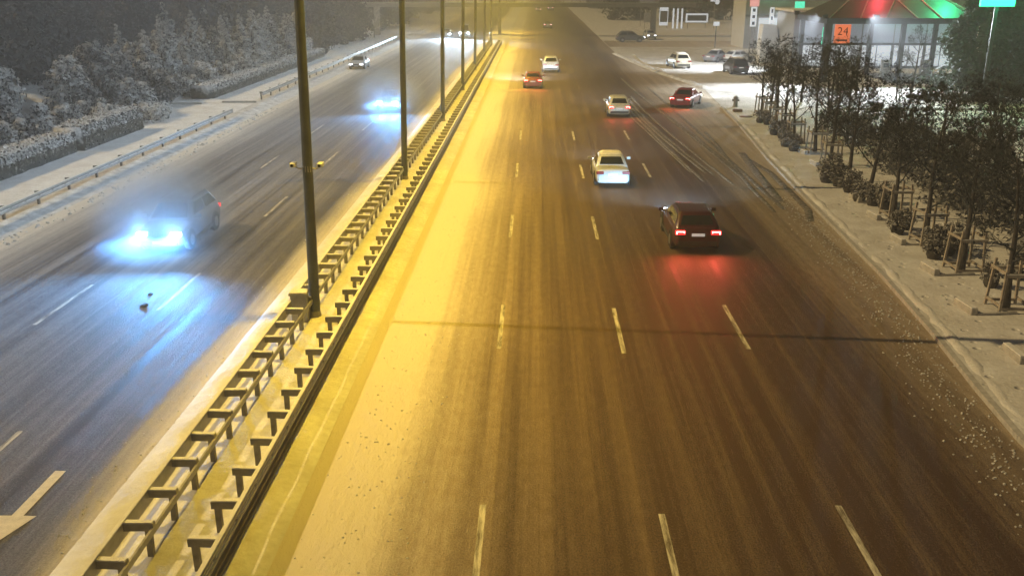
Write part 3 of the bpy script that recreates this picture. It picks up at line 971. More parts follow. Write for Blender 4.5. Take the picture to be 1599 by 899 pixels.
def place(protos, spots, labelf, group, smin=.85, smax=1.15, seed=3):
    rnd = random.Random(seed)
    used = set()
    for i, sp in enumerate(spots):
        x, y = sp[0], sp[1]
        z = sp[2] if len(sp) > 2 else 0
        k = rnd.randrange(len(protos))
        p = protos[k]
        lab = labelf(i) if callable(labelf) else labelf
        s = rnd.uniform(smin, smax)
        if k not in used:
            used.add(k)
            p.location = (x, y, z); p.rotation_euler = (0, 0, rnd.uniform(0, 6.28)); p.scale = (s, s, s)
            p['label'] = lab; p['group'] = group
        else:
            dup(p, (x, y, z), rnd.uniform(0, 6.28), lab, s, group)
    for k, p in enumerate(protos):
        if k not in used:
            for ch in list(p.children): bpy.data.objects.remove(ch)
            bpy.data.objects.remove(p)

# ---- street trees with stakes, station side
GROW = 'street trees along the station-side pavement'
rowp = [bare_tree('', 5.6, 40 + i, M['twig'], M['bark'], GROW, leaves=260, twigs=8, leafsize=.07) for i in range(4)]
rowy = [27.9, 31.9, 35.6, 39.6, 43.5, 47.3, 51.4, 55.2, 59.0, 62.8, 66.0, 69.0, 72.0]
rowx = [kerb_x(y) + (2.85 if y < 50 else 2.95 if y < 58 else 2.4) for y in rowy]
nth = ['first', 'second', 'third', 'fourth', 'fifth', 'sixth', 'seventh', 'eighth', 'ninth', 'tenth', 'eleventh', 'twelfth', 'thirteenth']
place(rowp, [(x, y, .13) for x, y in zip(rowx, rowy)], lambda i: 'dark bare street tree, %s from the camera in the pavement row' % nth[i], GROW, .9, 1.08, 5)

def tree_guard(label):
    t = thing('tree_guard', label, 'tree guard', (0, 0, -300), 0, 'wooden tree guards around the street trees')
    h = 1.55
    for sx in (-1, 1):
        for sy in (-1, 1):
            MB().box((sx * .44, sy * .44, h / 2), (.075, .075, h + .05), rx=sy * .05, ry=-sx * .05).build('stake', M['wood'], t)
    for z in (.14, 1.22):
        m = MB()
        for s in (-1, 1):
            m.box((0, s * .47, z), (.98, .05, .085)); m.box((s * .47, 0, z + .09), (.05, .98, .085))
        m.build('crossbar', M['wood'], t)
    m = MB()
    for s in (-1, 1):
        m.box((0, s * .47, 1.277), (.9, .05, .03))
    m.build('snow_cap', M['snow_clean'], t)
    return t
g0 = tree_guard('wooden stake guard, %s from the camera along the pavement' % nth[0])
gl = [0, 1, 2, 3, 6, 7, 8, 9, 10, 11, 12]
for q, i in enumerate(gl):
    loc = (rowx[i] + .02, rowy[i], .13)
    if q == 0: g0.location = loc
    else: dup(g0, loc, random.uniform(-.15, .15), 'wooden stake guard, %s from the camera along the pavement' % nth[q])

def kerb_block(label):
    o = bevel(MB().box((0, 0, .10), (.22, 1.05, .24)).build('kerb_block', M['kerb']), .03)
    o2 = bevel(MB().box((0, 0, .235), (.20, 1.0, .04)).build('snow_cap', M['snow_clean'], o), .015)
    m = MB().box((.75, -.5, .03), (1.3, .10, .10)).build('edging', M['kerb'], o)
    return tag(o, label, 'kerb block', 'kerb blocks at the tree pits')
blocks = [(13.38, 23.9), (13.72, 27.75), (14.2, 31.75), (14.5, 35.65), (14.9, 39.55), (15.2, 42.9), (15.75, 51.6), (16.1, 55.2), (16.4, 59)]
b0 = kerb_block('snow-topped kerb block, %s along the pavement from the camera' % nth[0])
for q, (x, y) in enumerate(blocks):
    if q == 0: b0.location = (x, y, .12)
    else: dup(b0, (x, y, .12), .1, 'snow-topped kerb block, %s along the pavement from the camera' % nth[q])
    
# shrubs waiting in wrapped root balls
GSH = 'wrapped shrubs between the street trees'
def shrub(seed):
    t = leafy('shrub', '', 'shrub', .95, .50, seed, M['shrub'], 700, GSH, .3, .055, 10, trunk=False)
    MB().tube([(0, 0, 0), (0, 0, .14), (0, 0, .30), (0, 0, .36)], [.20, .27, .25, .10], 12).build('root_ball', M['sack'], t, True)
    m = MB()
    for k in range(9):
        a = k * 2.4
        m.tube([(0, 0, .3), (cos(a) * .2, sin(a) * .2, .65), (cos(a) * .38, sin(a) * .38, .95)], [.018, .012, .005], 4)
    m.build('stem', M['bark'], t)
    return t
shp = [shrub(60 + i) for i in range(4)]
sspots = [(15.0, 33.4), (15.35, 34.2), (15.7, 33.9), (16.2, 34.6), (14.95, 36.9), (15.5, 37.6), (15.0, 46.9), (15.35, 46.0), (15.45, 44.6), (15.9, 45.4), (15.3, 42.7), (15.65, 41.9), (15.95, 41.2), (16.3, 42.3),
          (15.55, 48.6), (16.1, 49.3), (15.7, 55.9), (16.0, 57.0), (15.6, 57.5), (16.2, 60.6), (16.5, 61.6), (16.0, 62.0), (16.6, 66.5), (16.3, 67.4), (16.9, 31.0), (15.6, 30.1)]
place(shp, [(x, y, .13) for x, y in sspots], 'frosted bushy shrub with dark wrapped root ball beside a staked street tree', GSH, .85, 1.25, 8)

# thicket behind the row
GTH = 'bare trees in the thicket behind the pavement'
thp = [bare_tree('', 5.6, 80 + i, M['twig'], M['bark'], GTH, leaves=420, twigs=8, leafsize=.08, clear=.15) for i in range(4)]
rnd = random.Random(21)
th = []
for y in range(30, 76, 4):
    for x in (19.9, 24.6):
        if x > 22 and y > 54: continue
        if x > 19 and y > 66: continue
        th.append((x + rnd.uniform(-1.2, 1.2) + (y - 30) * .03, y + rnd.uniform(-1.6, 1.6), 0))
place(thp, th, 'dark bare tree in the dense thicket between the pavement trees and the forecourt', GTH, .8, 1.1, 9)
# low shrubs that darken the thicket's foot
GLS = 'frosted bushes at the foot of the thicket'
lsp = [leafy('bush', '', 'bush', 1.9, 1.4, 90 + i, M['frost'], 1500, GLS, .02, .11, 14, trunk=False) for i in range(3)]
ls = [(18.6 + rnd.uniform(-.4, .8) + q * 3.2 + (y - 28) * .04, y + rnd.uniform(-.8, .8), 0) for y in range(30, 66, 4) for q in (0, 1)]
place(lsp, ls, 'low dark frosted bush under the trees behind the pavement', GLS, .8, 1.2, 10)

GCO = 'tall conifers by the forecourt'
cop = [leafy('conifer', '', 'tree', 12.0, 4.4, 100 + i, M['needle'], 11000, GCO, .03, .24, 46, conic=True) for i in range(2)]
place(cop, [(38.2, 82.0), (43.2, 86.0), (46.5, 79.0), (48.0, 91.0)],
      lambda i: ['tall dark green conifer rising over the thicket, tinted by the green sign', 'tall dark conifer just past the green-tinted one, near the canopy',
                 'tall dark conifer nearest the camera of the four by the thicket', 'tall dark conifer farthest back beside the forecourt'][i], GCO, .92, 1.05, 12)
GYT = 'young bare trees by the forecourt'
yt = [bare_tree('', 5.0, 120 + i, M['twig'], M['bark'], GYT, leaves=0, twigs=5, clear=.3, limbs=11) for i in range(2)]
place(yt, [(20.2, 78.5), (22.8, 80.2), (25.4, 79.0), (28.0, 82.0), (31.0, 80.5), (33.5, 84.0), (36.5, 82.0)], lambda i: 'thin bare young tree, %s in the row at the near forecourt edge' % nth[i], GYT, .9, 1.2, 13)

# ------------------------------------------------------------------ hedge side planting
def hedge(label, path, h, w, mat, n, seed):
    rnd = random.Random(seed)
    t = thing('hedge', label, 'hedge', (0, 0, 0))
    core = MB()
    K = 6
    pts = []
    for (xa, ya), (xb, yb) in zip(path, path[1:]):
        m = max(1, int(math.hypot(xb - xa, yb - ya) / .4))
        pts += [(xa + (xb - xa) * i / m, ya + (yb - ya) * i / m) for i in range(m)]
    pts.append(path[-1])
    prof = [(-w / 2, 0), (-w / 2 * 1.05, h * .6), (-w / 2 * .85, h * .96), (w / 2 * .85, h * .96), (w / 2 * 1.05, h * .6), (w / 2, 0)]
    for j, (x, y) in enumerate(pts):
        for k, (dx, z) in enumerate(prof):
            core.v.append((x + dx * (1 + .16 * noise.noise((y * .9, k, seed))), y, z * (1 + .14 * noise.noise((y * .7, k * .3, seed + 3)))))
    for j in range(len(pts) - 1):
        for k in range(K - 1):
            a = j * K + k
            core.f.append((a, a + K, a + K + 1, a + 1))
    core.f.append(tuple(range(K))); core.f.append(tuple((len(pts) - 1) * K + k for k in reversed(range(K))))
    core.build('stems', M['hedge'], t, True)
    lf = MB()
    for _ in range(n):
        j = rnd.randrange(len(pts) - 1)
        k = rnd.choice((0, 1, 2, 2, 2, 3, 3, 4))
        a, b_, c, d = (Vector(core.v[j * K + k]), Vector(core.v[(j + 1) * K + k]), Vector(core.v[(j + 1) * K + k + 1]), Vector(core.v[j * K + k + 1])) if k < K - 1 else (None,) * 4
        if a is None: continue
        q = a.lerp(b_, rnd.random()).lerp(d.lerp(c, rnd.random()), rnd.random())
        nn = (b_ - a).cross(d - a).normalized()
        if nn.z < -.3 or (k in (2,) and nn.z < 0): nn = -nn
        q = q + nn * rnd.uniform(-.02, .10)
        nn = (nn + Vector((rnd.gauss(0, .6), rnd.gauss(0, .6), rnd.gauss(.2, .5)))).normalized()
        u = nn.orthogonal().normalized(); u = Matrix.Rotation(rnd.uniform(0, 6.28), 3, nn) @ u
        v = nn.cross(u); l = .09 * rnd.uniform(.5, 1.4)
        lf.add([q - u * l, q - v * l * .6, q + u * l, q + v * l * .6], [(0, 1, 2, 3)])
    lf.build('foliage', mat, t)
    return t
hedge('clipped frosted hedge nearest the camera, behind the roadside guardrail', [(-28.9, 22), (-28.9, 55)], 1.25, 1.9, M['hedge'], 20000, 1)
hedge('short taller clipped hedge continuing from the near hedge to the path opening', [(-28.6, 55.3), (-28.6, 64.2)], 1.55, 1.9, M['hedge'], 11000, 2)
hedge('long clipped snowy hedge beyond the path opening', [(-29.3, 81), (-29.2, 104), (-29.4, 126)], 1.15, 2.0, M['hedge'], 20000, 3)

for lab, a, b_ in (('dark low edging strip across the path by the long hedge', (-30.6, 76.6), (-28.0, 77.1)), ('dark low edging strip across the path by the guardrail end', (-26.6, 78.0), (-23.7, 78.1))):
    m = MB().box(((a[0] + b_[0]) / 2, (a[1] + b_[1]) / 2, .13), (b_[0] - a[0], .10, .12), rz=math.atan2(b_[1] - a[1], b_[0] - a[0]))
    m.box(((a[0] + b_[0]) / 2, (a[1] + b_[1]) / 2, .205), (b_[0] - a[0] - .1, .08, .03), rz=math.atan2(b_[1] - a[1], b_[0] - a[0]))
    tag(m.build('path_edging', M['kerb']), lab, 'path edging', 'edging strips at the path opening')

GB = 'frosted bushes behind the hedges'
bp = [leafy('bush', '', 'bush', 2.6, 1.8, 200 + i, M['frost_heavy' if i % 4 else 'frost'], 2600, GB, .03, .15, 11, trunk=False) for i in range(4)]
rnd = random.Random(31)
bs = [(-31.2 + rnd.uniform(-1.6, .5), y + rnd.uniform(-1, 1), 0) for y in range(44, 128, 3)]
place(bp, bs, 'rounded frosted bush in the belt just behind the roadside hedges', GB, .7, 1.1, 14)
bu = leafy('bush', 'pale snow-covered round bush at the joint of the two near hedges', 'bush', 1.9, 1.3, 220, M['frost_heavy'], 2200, GB, .03, .12, 14, trunk=False)
bu.location = (-29.4, 62.5, .0)
bu = leafy('bush', 'low snow-dusted bush at the path end of the short hedge', 'bush', 1.1, 1.4, 221, M['frost_heavy'], 1500, GB, .03, .11, 12, trunk=False)
bu.location = (-28.9, 68.0, .0); bu.scale = (1, 2.2, 1)

GW = 'frosted trees on the bank behind the hedges'
wp = [leafy('frosted_tree', '', 'tree', 5.4, 2.3, 240 + i, M[['frost', 'frost_heavy', 'frost'][i]], 2800, GW, .10, .21, 15, conic=(i == 2)) for i in range(3)]
ws = []
for y in range(42, 150, 5):
    ws.append((-35.2 + rnd.uniform(-1.5, 1.2), y + rnd.uniform(-1.5, 1.5), .3))
place(wp, ws, 'mid-height frosted tree on the dark bank behind the hedges', GW, .75, 1.0, 15)
GS = 'snow-laden small conifers above the long hedge'
sp = [leafy('snowy_conifer', '', 'tree', 6.2, 1.7, 260 + i, M['frost_heavy'], 4200, GS, .05, .15, 30, conic=True) for i in range(3)]
ss = [(-33.6 + rnd.uniform(-1.2, 1.0), y + rnd.uniform(-.8, .8), .2) for y in range(82, 130, 3)] + [(-38.5 + rnd.uniform(-1.2, 1.2), y, 1) for y in range(88, 126, 6)]
place(sp, ss, 'snow-laden narrow evergreen on the bank above the long hedge', GS, .75, 1.1, 16)
GD = 'dark trees high on the bank'
dp = [leafy('dark_tree', '', 'tree', 10.0, 3.9, 280 + i, M['frost_dark'], 4200, GD, .10, .30, 30, conic=(i == 1)) for i in range(3)]
ds = []
for y in range(48, 250, 7):
    for x in (-42, -49, -57):
        xx = x + rnd.uniform(-2, 2)
        yy = y + rnd.uniform(-2.5, 2.5) + (0 if x > -45 else 3)
        sc = 1
        ds.append((xx, yy, hill_h(xx, yy) - .1))
place(dp, ds, 'tall dark tree in the unlit wood high on the bank', GD, .72, 1.0, 17)
GF = 'dark trees beside the far end of the oncoming lanes'
fp = [leafy('dark_tree', '', 'tree', 8.5, 3.6, 300 + i, M['frost_dark'], 3000, GF, .06, .30, 26) for i in range(2)]
fs = [(-31.5 + rnd.uniform(-2, 1.5), y + rnd.uniform(-2, 2), 0) for y in range(132, 172, 6)] + [(-34 + rnd.uniform(-3, 3), y, 0) for y in range(180, 330, 9)]
place(fp, fs, 'dark bushy tree beyond the end of the long hedge, beside the far lanes', GF, .8, 1.1, 18)
GFR = 'far trees beyond the side street'
fq = [leafy('far_tree', '', 'tree', 8.0, 3.8, 320 + i, M['frost_dark'], 2200, GFR, .04, .34, 24) for i in range(2)]
fs = [(20 + rnd.uniform(-1, 1) + 6.5 * k, 232 + rnd.uniform(-6, 16), 0) for k in range(14)]
place(fq, fs, 'dark far tree beyond the side street and the sign posts', GFR, .8, 1.15, 19)

t = bare_tree('white frost-covered bare tree standing by the far footbridge steps', 5.0, 400, M['snow_clean'], M['bark_pale'], None, limbs=9, twigs=3, name='frosted_bare_tree')
t.location = (-28.8, 168, 0)
MBx = None

# ------------------------------------------------------------------ footbridge, signs, station
t = thing('footbridge', 'grey concrete footbridge spanning both carriageways in the far distance', 'bridge', (0, 176, 0))
MB().box((-2, 0, 5.35), (62, 3.0, .7)).build('deck', M['concrete'], t)
for x in (-29.5, -6.8, 21.5):
    bevel(MB().box((x, 0, 2.5), (.9 if x != -6.8 else .6, 1.4, 5.0)).build('pier', M['concrete'], t), .06)
for y in (-1.4, 1.4):
    m = MB().box((-2, y, 6.75), (62, .06, .06)).box((-2, y, 6.2), (62, .04, .04))
    for k in range(42):
        m.box((-32.5 + k * 1.5, y, 6.24), (.05, .05, 1.04))
    m.build('railing', M['galv'], t)
m = MB().box((-2, -1.51, 5.72), (62, .05, .05)); m.build('snow_cap', M['snow_clean'], t)

M['sign_green'] = emit('sign_green_lit', (.10, .95, .62), 1.1)
M['sign_orange'] = emit('sign_orange_lit', (1.0, .22, .09), 1.0)
M['sign_red'] = emit('sign_red_lit', (1.0, .04, .07), 4.0)
M['sign_neon'] = emit('sign_neon_green', (.03, .9, .30), 4.0)
M['sign_white'] = emit('sign_white_lit', (.9, .95, 1.0), .75)
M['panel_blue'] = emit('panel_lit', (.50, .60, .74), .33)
M['shopfront'] = emit('shopfront_lit', (.85, .92, 1.0), .7)
M['letter_dark'] = simple('sign_letter', (.22, .05, .03), .5, 0, .1)
M['flood'] = emit('floodlight_lens', (.9, .95, 1.0), 30)

def text(body, size, loc, rot, mat, parent, depth=.01, name='lettering'):
    c = bpy.data.curves.new(name, 'FONT')
    c.body = body; c.size = size; c.extrude = depth; c.align_x = 'CENTER'; c.align_y = 'CENTER'
    c.materials.append(mat)
    tmp = bpy.data.objects.new(name, c)
    COL.objects.link(tmp)
    bpy.context.view_layer.update()
    me = bpy.data.meshes.new_from_object(tmp.evaluated_get(bpy.context.evaluated_depsgraph_get()))
    bpy.data.objects.remove(tmp)
    o = bpy.data.objects.new(name, me)
    COL.objects.link(o)
    o.parent = parent; o.location = loc; o.rotation_euler = rot
    return o

# petrol station canopy
t = thing('fuel_station_canopy', 'petrol station canopy with ribbed hipped roof lit by red and green neon', 'petrol station', (36.5, 100.5, 0))
MB().box((0, 0, 6.05), (15.5, 11, .55)).build('fascia', M['station_dark'], t)
m = MB()
m.add([(-7.6, -5.4, 6.25), (7.6, -5.4, 6.25), (7.6, 5.4, 6.25), (-7.6, 5.4, 6.25), (-2.6, 0, 9.4), (2.6, 0, 9.4)],
      [(0, 1, 5, 4), (1, 2, 5), (2, 3, 4, 5), (3, 0, 4)])
roof = m.build('roof', M['station_roof'], t)
m = MB()
for xa, xb in ((-7.6, -2.6), (-4.5, -1.6), (-2.0, 1.2), (1.2, -1.0), (3.6, 1.4), (7.6, 2.6)):
    m.tube([(xa, -5.46, 6.28), (xb, -.03, 9.45)], .07, 5)
m.build('rib', M['rib'], roof)
MB().tube([(-3.4, -.9, 9.6), (1.2, -.9, 9.6)], .14, 8).build('red_neon', M['sign_red'], t)
MB().tube([(2.0, -.9, 9.6), (8.6, -2.6, 8.8)], .16, 8).build('green_neon', M['sign_neon'], t)
for x in (-7.3, 0.2, 7.2):
    for y in (-4.6, 4.6):
        bevel(MB().box((x, y, 2.93), (.75 if x < -7 and y < 0 else .42, .5, 5.86)).build('column', M['station_dark'], t), .03)
for x in (-4.5, -1, 2.5, 6):
    for y in (-3, 0, 3):
        MB().box((x, y, 5.845), (.9, .5, .03)).build('ceiling_light', M['flood'], t)
al = bpy.data.lights.new('canopy_light', 'AREA'); al.energy = 3000; al.shape = 'RECTANGLE'; al.size = 14; al.size_y = 9; al.color = (.86, .93, 1.0)
ao = bpy.data.objects.new('canopy_light', al); COL.objects.link(ao); ao.parent = t; ao.location = (0, 0, 5.78)
for k, (x, aim) in enumerate(((-7.9, Vector((20, 112, 0))), (-7.9, Vector((21, 88, 0))), (-3.0, Vector((35, 82, 0))))):
    y = (5.2, -5.2, -5.75)[k]
    bevel(MB().box((x, y, 6.45), (.5, .35, .4)).build('floodlight', M['station_dark'], t), .03)
    l = bpy.data.lights.new('forecourt_flood', 'SPOT'); l.energy = 30000 if k < 2 else 50000; l.color = (.86, .93, 1.0); l.spot_size = radians(88); l.spot_blend = 1.0; l.shadow_soft_size = .2
    o = bpy.data.objects.new('forecourt_flood', l); COL.objects.link(o); o.parent = t
    o.location = (x - .9, y + (.6 if k == 0 else -.9), 6.6)
    o.rotation_euler = (aim - (t.location + o.location)).to_track_quat('-Z', 'Y').to_euler()
for nm, colr, e, loc in (('red_neon_light', (1, .06, .10), 1300, (-1.2, -2.0, 10.3)), ('green_neon_light', (.04, 1, .35), 3200, (5.5, -3.2, 10.2))):
    l = bpy.data.lights.new(nm, 'POINT'); l.energy = e; l.color = colr; l.shadow_soft_size = .5
    o = bpy.data.objects.new(nm, l); COL.objects.link(o); o.parent = t; o.location = loc

def pump(label, x, y):
    t = thing('fuel_pump', label, 'fuel pump', (x, y, 0), 0, 'fuel pumps under the canopy')
    bevel(MB().box((0, 0, 1.0), (.95, .5, 2.0)).build('casing', M['white_box'], t), .05)
    MB().box((0, -.26, 1.45), (.6, .02, .45)).build('display', M['station_dark'], t)
    MB().tube([(.5, 0, 1.6), (.72, -.05, 1.3), (.66, -.05, .6), (.52, -.05, 1.0)], .03, 6).build('hose', M['dark'], t)
    MB().box((0, 0, .08), (1.5, .9, .14)).build('island', M['kerb'], t)
for x, lab in ((32.4, 'white fuel pump at the sign-post end under the canopy'), (36.5, 'white fuel pump in the middle under the canopy'), (40.6, 'white fuel pump at the conifer end under the canopy')):
    pump(lab, x, 99.0)

t = thing('station_shop', 'petrol station shop behind the canopy with pale upper wall panels', 'shop', (40, 111, 0))
MB().box((0, 4.5, 3.2), (20, 8, 6.3)).build('wall', M['wall_grey'], t)
for k, x in enumerate((-7.6, -3.9, -.2, 3.5, 7.2)):
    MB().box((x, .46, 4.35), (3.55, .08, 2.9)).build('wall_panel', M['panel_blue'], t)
    w_ = MB().box((x, .46, 1.45), (3.3, .08, 2.3)).build('shop_window', M['shopfront'], t)
    MB().box((x, .41, 1.45), (.08, .05, 2.3)).build('mullion', M['station_dark'], w_)
MB().box((0, .42, 2.76), (20, .16, .22)).build('awning', M['station_dark'], t)
MB().box((0, 4.5, 6.45), (20.6, 8.6, .25)).build('roof', M['snow_clean'], t)

t = thing('illuminated_sign', 'lit orange box sign reading 24 on the shop wall', 'sign', (33.9, 106.0, 0))
bevel(MB().box((0, 0, 4.2), (1.75, .22, 2.0)).build('sign_box', M['sign_orange'], t), .05)
text('24', 1.25, (0, -.125, 4.45), (pi / 2, 0, 0), M['letter_dark'], t)
MB().box((0, -.115, 3.52), (1.2, .01, .20)).build('underline', M['letter_dark'], t)
MB().tube([(0, .12, 3.2), (0, .12, 0)], .07, 8).build('post', M['station_dark'], t)
t = thing('illuminated_sign', 'lit green slanted panel beside the orange 24 sign', 'sign', (32.25, 106.0, 0))
m = MB(); m.add([(-.55, -.1, 3.1), (.45, -.1, 3.6), (.5, -.1, 5.1), (.1, -.1, 5.3), (-.5, -.1, 4.9), (-.55, .1, 3.1), (.45, .1, 3.6), (.5, .1, 5.1), (.1, .1, 5.3), (-.5, .1, 4.9)],
      [(0, 1, 2, 3, 4), (9, 8, 7, 6, 5), (0, 5, 6, 1), (1, 6, 7, 2), (2, 7, 8, 3), (3, 8, 9, 4), (4, 9, 5, 0)])
m.build('sign_panel', M['sign_green'], t)
MB().box((-.05, -.11, 4.1), (.22, .015, .5)).build('emblem', M['wall_grey'], t)
MB().tube([(0, .05, 3.3), (0, .05, 0)], .06, 8).build('post', M['station_dark'], t)

t = thing('illuminated_sign', 'lit green board on a tall pole in front of the dark conifers', 'sign', (35.6, 75, 0))
MB().tube([(0, 0, 0), (0, 0, 8.0)], .14, 10).build('post', M['station_dark'], t)  # board and pole added to give the green glow a source
bevel(MB().box((0, 0, 8.9), (2.6, .35, 1.8)).build('sign_board', M['sign_neon'], t), .05)
l = bpy.data.lights.new('green_sign_light', 'POINT'); l.energy = 1500; l.color = (.03, 1, .38); l.shadow_soft_size = .6  # added lamp that tints the conifers green
o = bpy.data.objects.new('green_sign_light', l); COL.objects.link(o); o.parent = t; o.location = (0, -1.0, 9.2)

t = thing('roadside_shop', 'bright pale flat-roofed building behind the sign posts with a lit shopfront', 'building', (39.5, 142, 0))
MB().box((0, 5, 3.6), (17, 9, 7.2)).build('wall', M['wall_pale'], t)
MB().box((-3.2, .44, 2.6), (6.5, .1, 3.6)).build('shop_window', M['shopfront'], t)
MB().box((4.6, .44, 2.4), (5.5, .1, 3.0)).build('shop_window', M['shopfront'], t)
MB().box((0, 5, 7.32), (17.6, 9.6, .25)).build('roof', M['snow_clean'], t)
MB().box((0, .40, 4.75), (17, .18, .3)).build('awning', M['wall_grey'], t)
MB().box((-4.5, -.2, 7.9), (5.2, .3, 1.3)).build('sign_board', M['sign_green'], t)

def totem(label, x, y, z0, z1, w, top=None):
    t = thing('price_sign', label, 'sign', (x, y, 0), 0, 'tall narrow sign posts by the forecourt')
    m = MB()
    for s in (-1, 1): m.tube([(s * w * .32, 0, 0), (s * w * .32, 0, z0)], .06, 8)
    m.build('post', M['galv'], t)
    p = bevel(MB().box((0, 0, (z0 + z1) / 2), (w, .2, z1 - z0)).build('panel', M['sign_white'], t), .03)
    m = MB()
    n = 3
    for k in range(n):
        z = z0 + (k + .5) * (z1 - z0) / n
        m.box((0, -.106, z), (w * .45, .012, (z1 - z0) * .16))
    m.build('price_rows', M['station_dark'], p)
    if top:
        MB().box((0, 0, z1 + .45), (w * 1.5, .25, .8)).build('header', M[top], t)
    return t
M['sign_pink'] = emit('sign_pink', (1.0, .45, .42), .8)
totem('tall white sign post with pink header, farthest from the canopy', 27.6, 122, 4.2, 6.6, .75, 'sign_pink')
totem('slim white sign post between the pink-headed and green-headed ones', 29.4, 120, 4.0, 6.6, .5)
totem('white sign post with wide green header board', 32.2, 118, 4.6, 6.5, .75, 'sign_green')
totem('white sign post next to the canopy corner', 34.6, 116, 4.5, 6.4, .95)

t = thing('kiosk', 'white snow-covered kiosk with sloping side at the forecourt edge', 'kiosk', (28.8, 118.5, 0), .05)
m = MB(); m.add([(-1.2, -.8, 0), (1.5, -.8, 0), (.8, -.8, 4.6), (-1.0, -.8, 4.7), (-1.2, .8, 0), (1.5, .8, 0), (.8, .8, 4.6), (-1.0, .8, 4.7)],
      [(0, 1, 2, 3), (5, 4, 7, 6), (1, 5, 6, 2), (4, 0, 3, 7), (3, 2, 6, 7), (0, 4, 5, 1)])
bevel(m.build('shell', M['white_box'], t), .12, 3)
MB().box((.1, -.815, 1.1), (.9, .02, 2.0)).build('door', M['wall_pale'], t)

# signs and posts beyond the side street
def board(label, name, x, y, w, z0, z1, mat, frame=None, inner=None):
    t = thing(name, label, 'sign', (x, y, 0), 0, 'signs beyond the side street')
    m = MB()
    for s in (-1, 1): m.tube([(s * w * .4, 0, 0), (s * w * .4, 0, z0)], .07, 8)
    m.build('post', M['galv'], t)
    bevel(MB().box((0, 0, (z0 + z1) / 2), (w, .16, z1 - z0)).build('panel', mat, t), .03)
    if inner:
        MB().box((0, -.09, (z0 + z1) / 2), (w * .86, .02, (z1 - z0) * .62)).build('screen', inner, t)
    return t
board('wide white-framed dark billboard beyond the side street', 'billboard', 33.5, 200, 4.6, 1.2, 3.0, M['sign_white'], inner=M['station_dark'])
board('square white sign panel beside the three white posts', 'sign_panel', 26.6, 200, 1.8, .6, 4.2, M['sign_white'], inner=M['wall_grey'])
board('dull grey upper board over the side street, near the white car', 'sign_panel', 23.6, 205, 3.2, 4.6, 5.8, M['wall_pale'])
board('dull grey lower board left standing behind the white car', 'sign_panel', 23.2, 196, 2.4, 1.4, 3.2, M['wall_pale'])
for k, x in enumerate((28.6, 29.5, 30.4)):
    o = bevel(MB().box((0, 0, 2.0), (.32, .32, 4.0)).build('white_post', M['sign_white']), .04)
    o.location = (x, 200, 0)
    tag(o, 'lit white upright post, %s of three beside the wide billboard' % ['farthest from it', 'middle', 'nearest it'][k], 'post', 'three white posts')
t = thing('traffic_sign', 'round mirrored traffic sign with snow on its post beyond the forecourt', 'traffic sign', (36.3, 196, 0))
MB().tube([(0, 0, 0), (0, 0, 6.4)], .08, 8).build('post', M['galv'], t)
MB().tube([(.5, -.05, 5.4), (.5, .05, 5.4)], .75, 20).build('disc', M['station_dark'], t)
MB().tube([(.45, -.07, 5.4), (.45, -.06, 5.4)], .5, 20).build('disc_face', M['sign_white'], t)
MB().box((-.4, 0, 5.7), (1.0, .12, .5)).build('plate', M['sign_white'], t)
t = thing('street_sign', 'thin dark signpost at the forecourt exit, topped by a small lit plate', 'traffic sign', (27.2, 144.5, 0))
MB().tube([(0, 0, 0), (0, 0, 3.8)], .07, 8).build('post', M['station_dark'], t)
MB().box((0, -.09, 3.5), (.9, .04, .6)).build('plate', M['sign_white'], t)

# pavement hardware by the driveway
t = thing('hydrant', 'dark stubby hydrant with snow cap at the driveway corner', 'hydrant', (16.3, 76.0, .12))
MB().tube([(0, 0, 0), (0, 0, .12), (0, 0, .62), (0, 0, .78), (0, 0, .86)], [.26, .17, .17, .22, .08], 12).build('barrel', M['galv_dark'], t, True, 40)
MB().tube([(-.28, 0, .55), (.28, 0, .55)], .08, 10).build('outlet', M['galv_dark'], t)
bevel(MB().box((0, 0, .88), (.22, .22, .07)).build('snow_cap', M['snow_clean'], t), .03)
mb = MB().tube([(0, 0, 0), (0, 0, .03)], .50, 24)
o = mb.build('manhole_cover', M['manhole'], smooth=True); o.location = (15.95, 70.4, .13)
for k in range(4):
    pass
tag(o, 'round rusty manhole cover bare of snow on the pavement corner', 'manhole cover')
o = bevel(MB().box((0, 0, .1), (.7, .5, .2)).build('concrete_slab', M['manhole']), .04); o.location = (15.9, 73.2, .12)
tag(o, 'rusty low concrete slab beside the hydrant at the driveway corner', 'slab')

# garden lamps at the far bank
M['globe'] = emit('globe_lit', (1, .97, .9), 6)
gl0 = None
for k, (x, y) in enumerate(((-44.0, 255), (-41.5, 262), (-39.6, 262), (-36.5, 252))):
    if gl0 is None:
        t = thing('park_lamp', '', 'lamp', (x, y, 0), 0, 'globe lamps on the far bank')
        MB().tube([(0, 0, 0), (0, 0, 5.6)], .07, 8).build('post', M['pole'], t)
        s = MB()
        for i in range(9):
            pass
        s.tube([(0, 0, 5.5), (0, 0, 5.6), (0, 0, 5.8), (0, 0, 6.0), (0, 0, 6.1)], [.12, .26, .34, .26, .10], 12).build('globe', M['globe'], t, True)
        gl0 = t
    else:
        t = dup(gl0, (x, y, 0))
    t['label'] = 'lit globe lamp on the far bank, %s of four from the road' % ['fourth', 'third', 'second', 'first'][k]

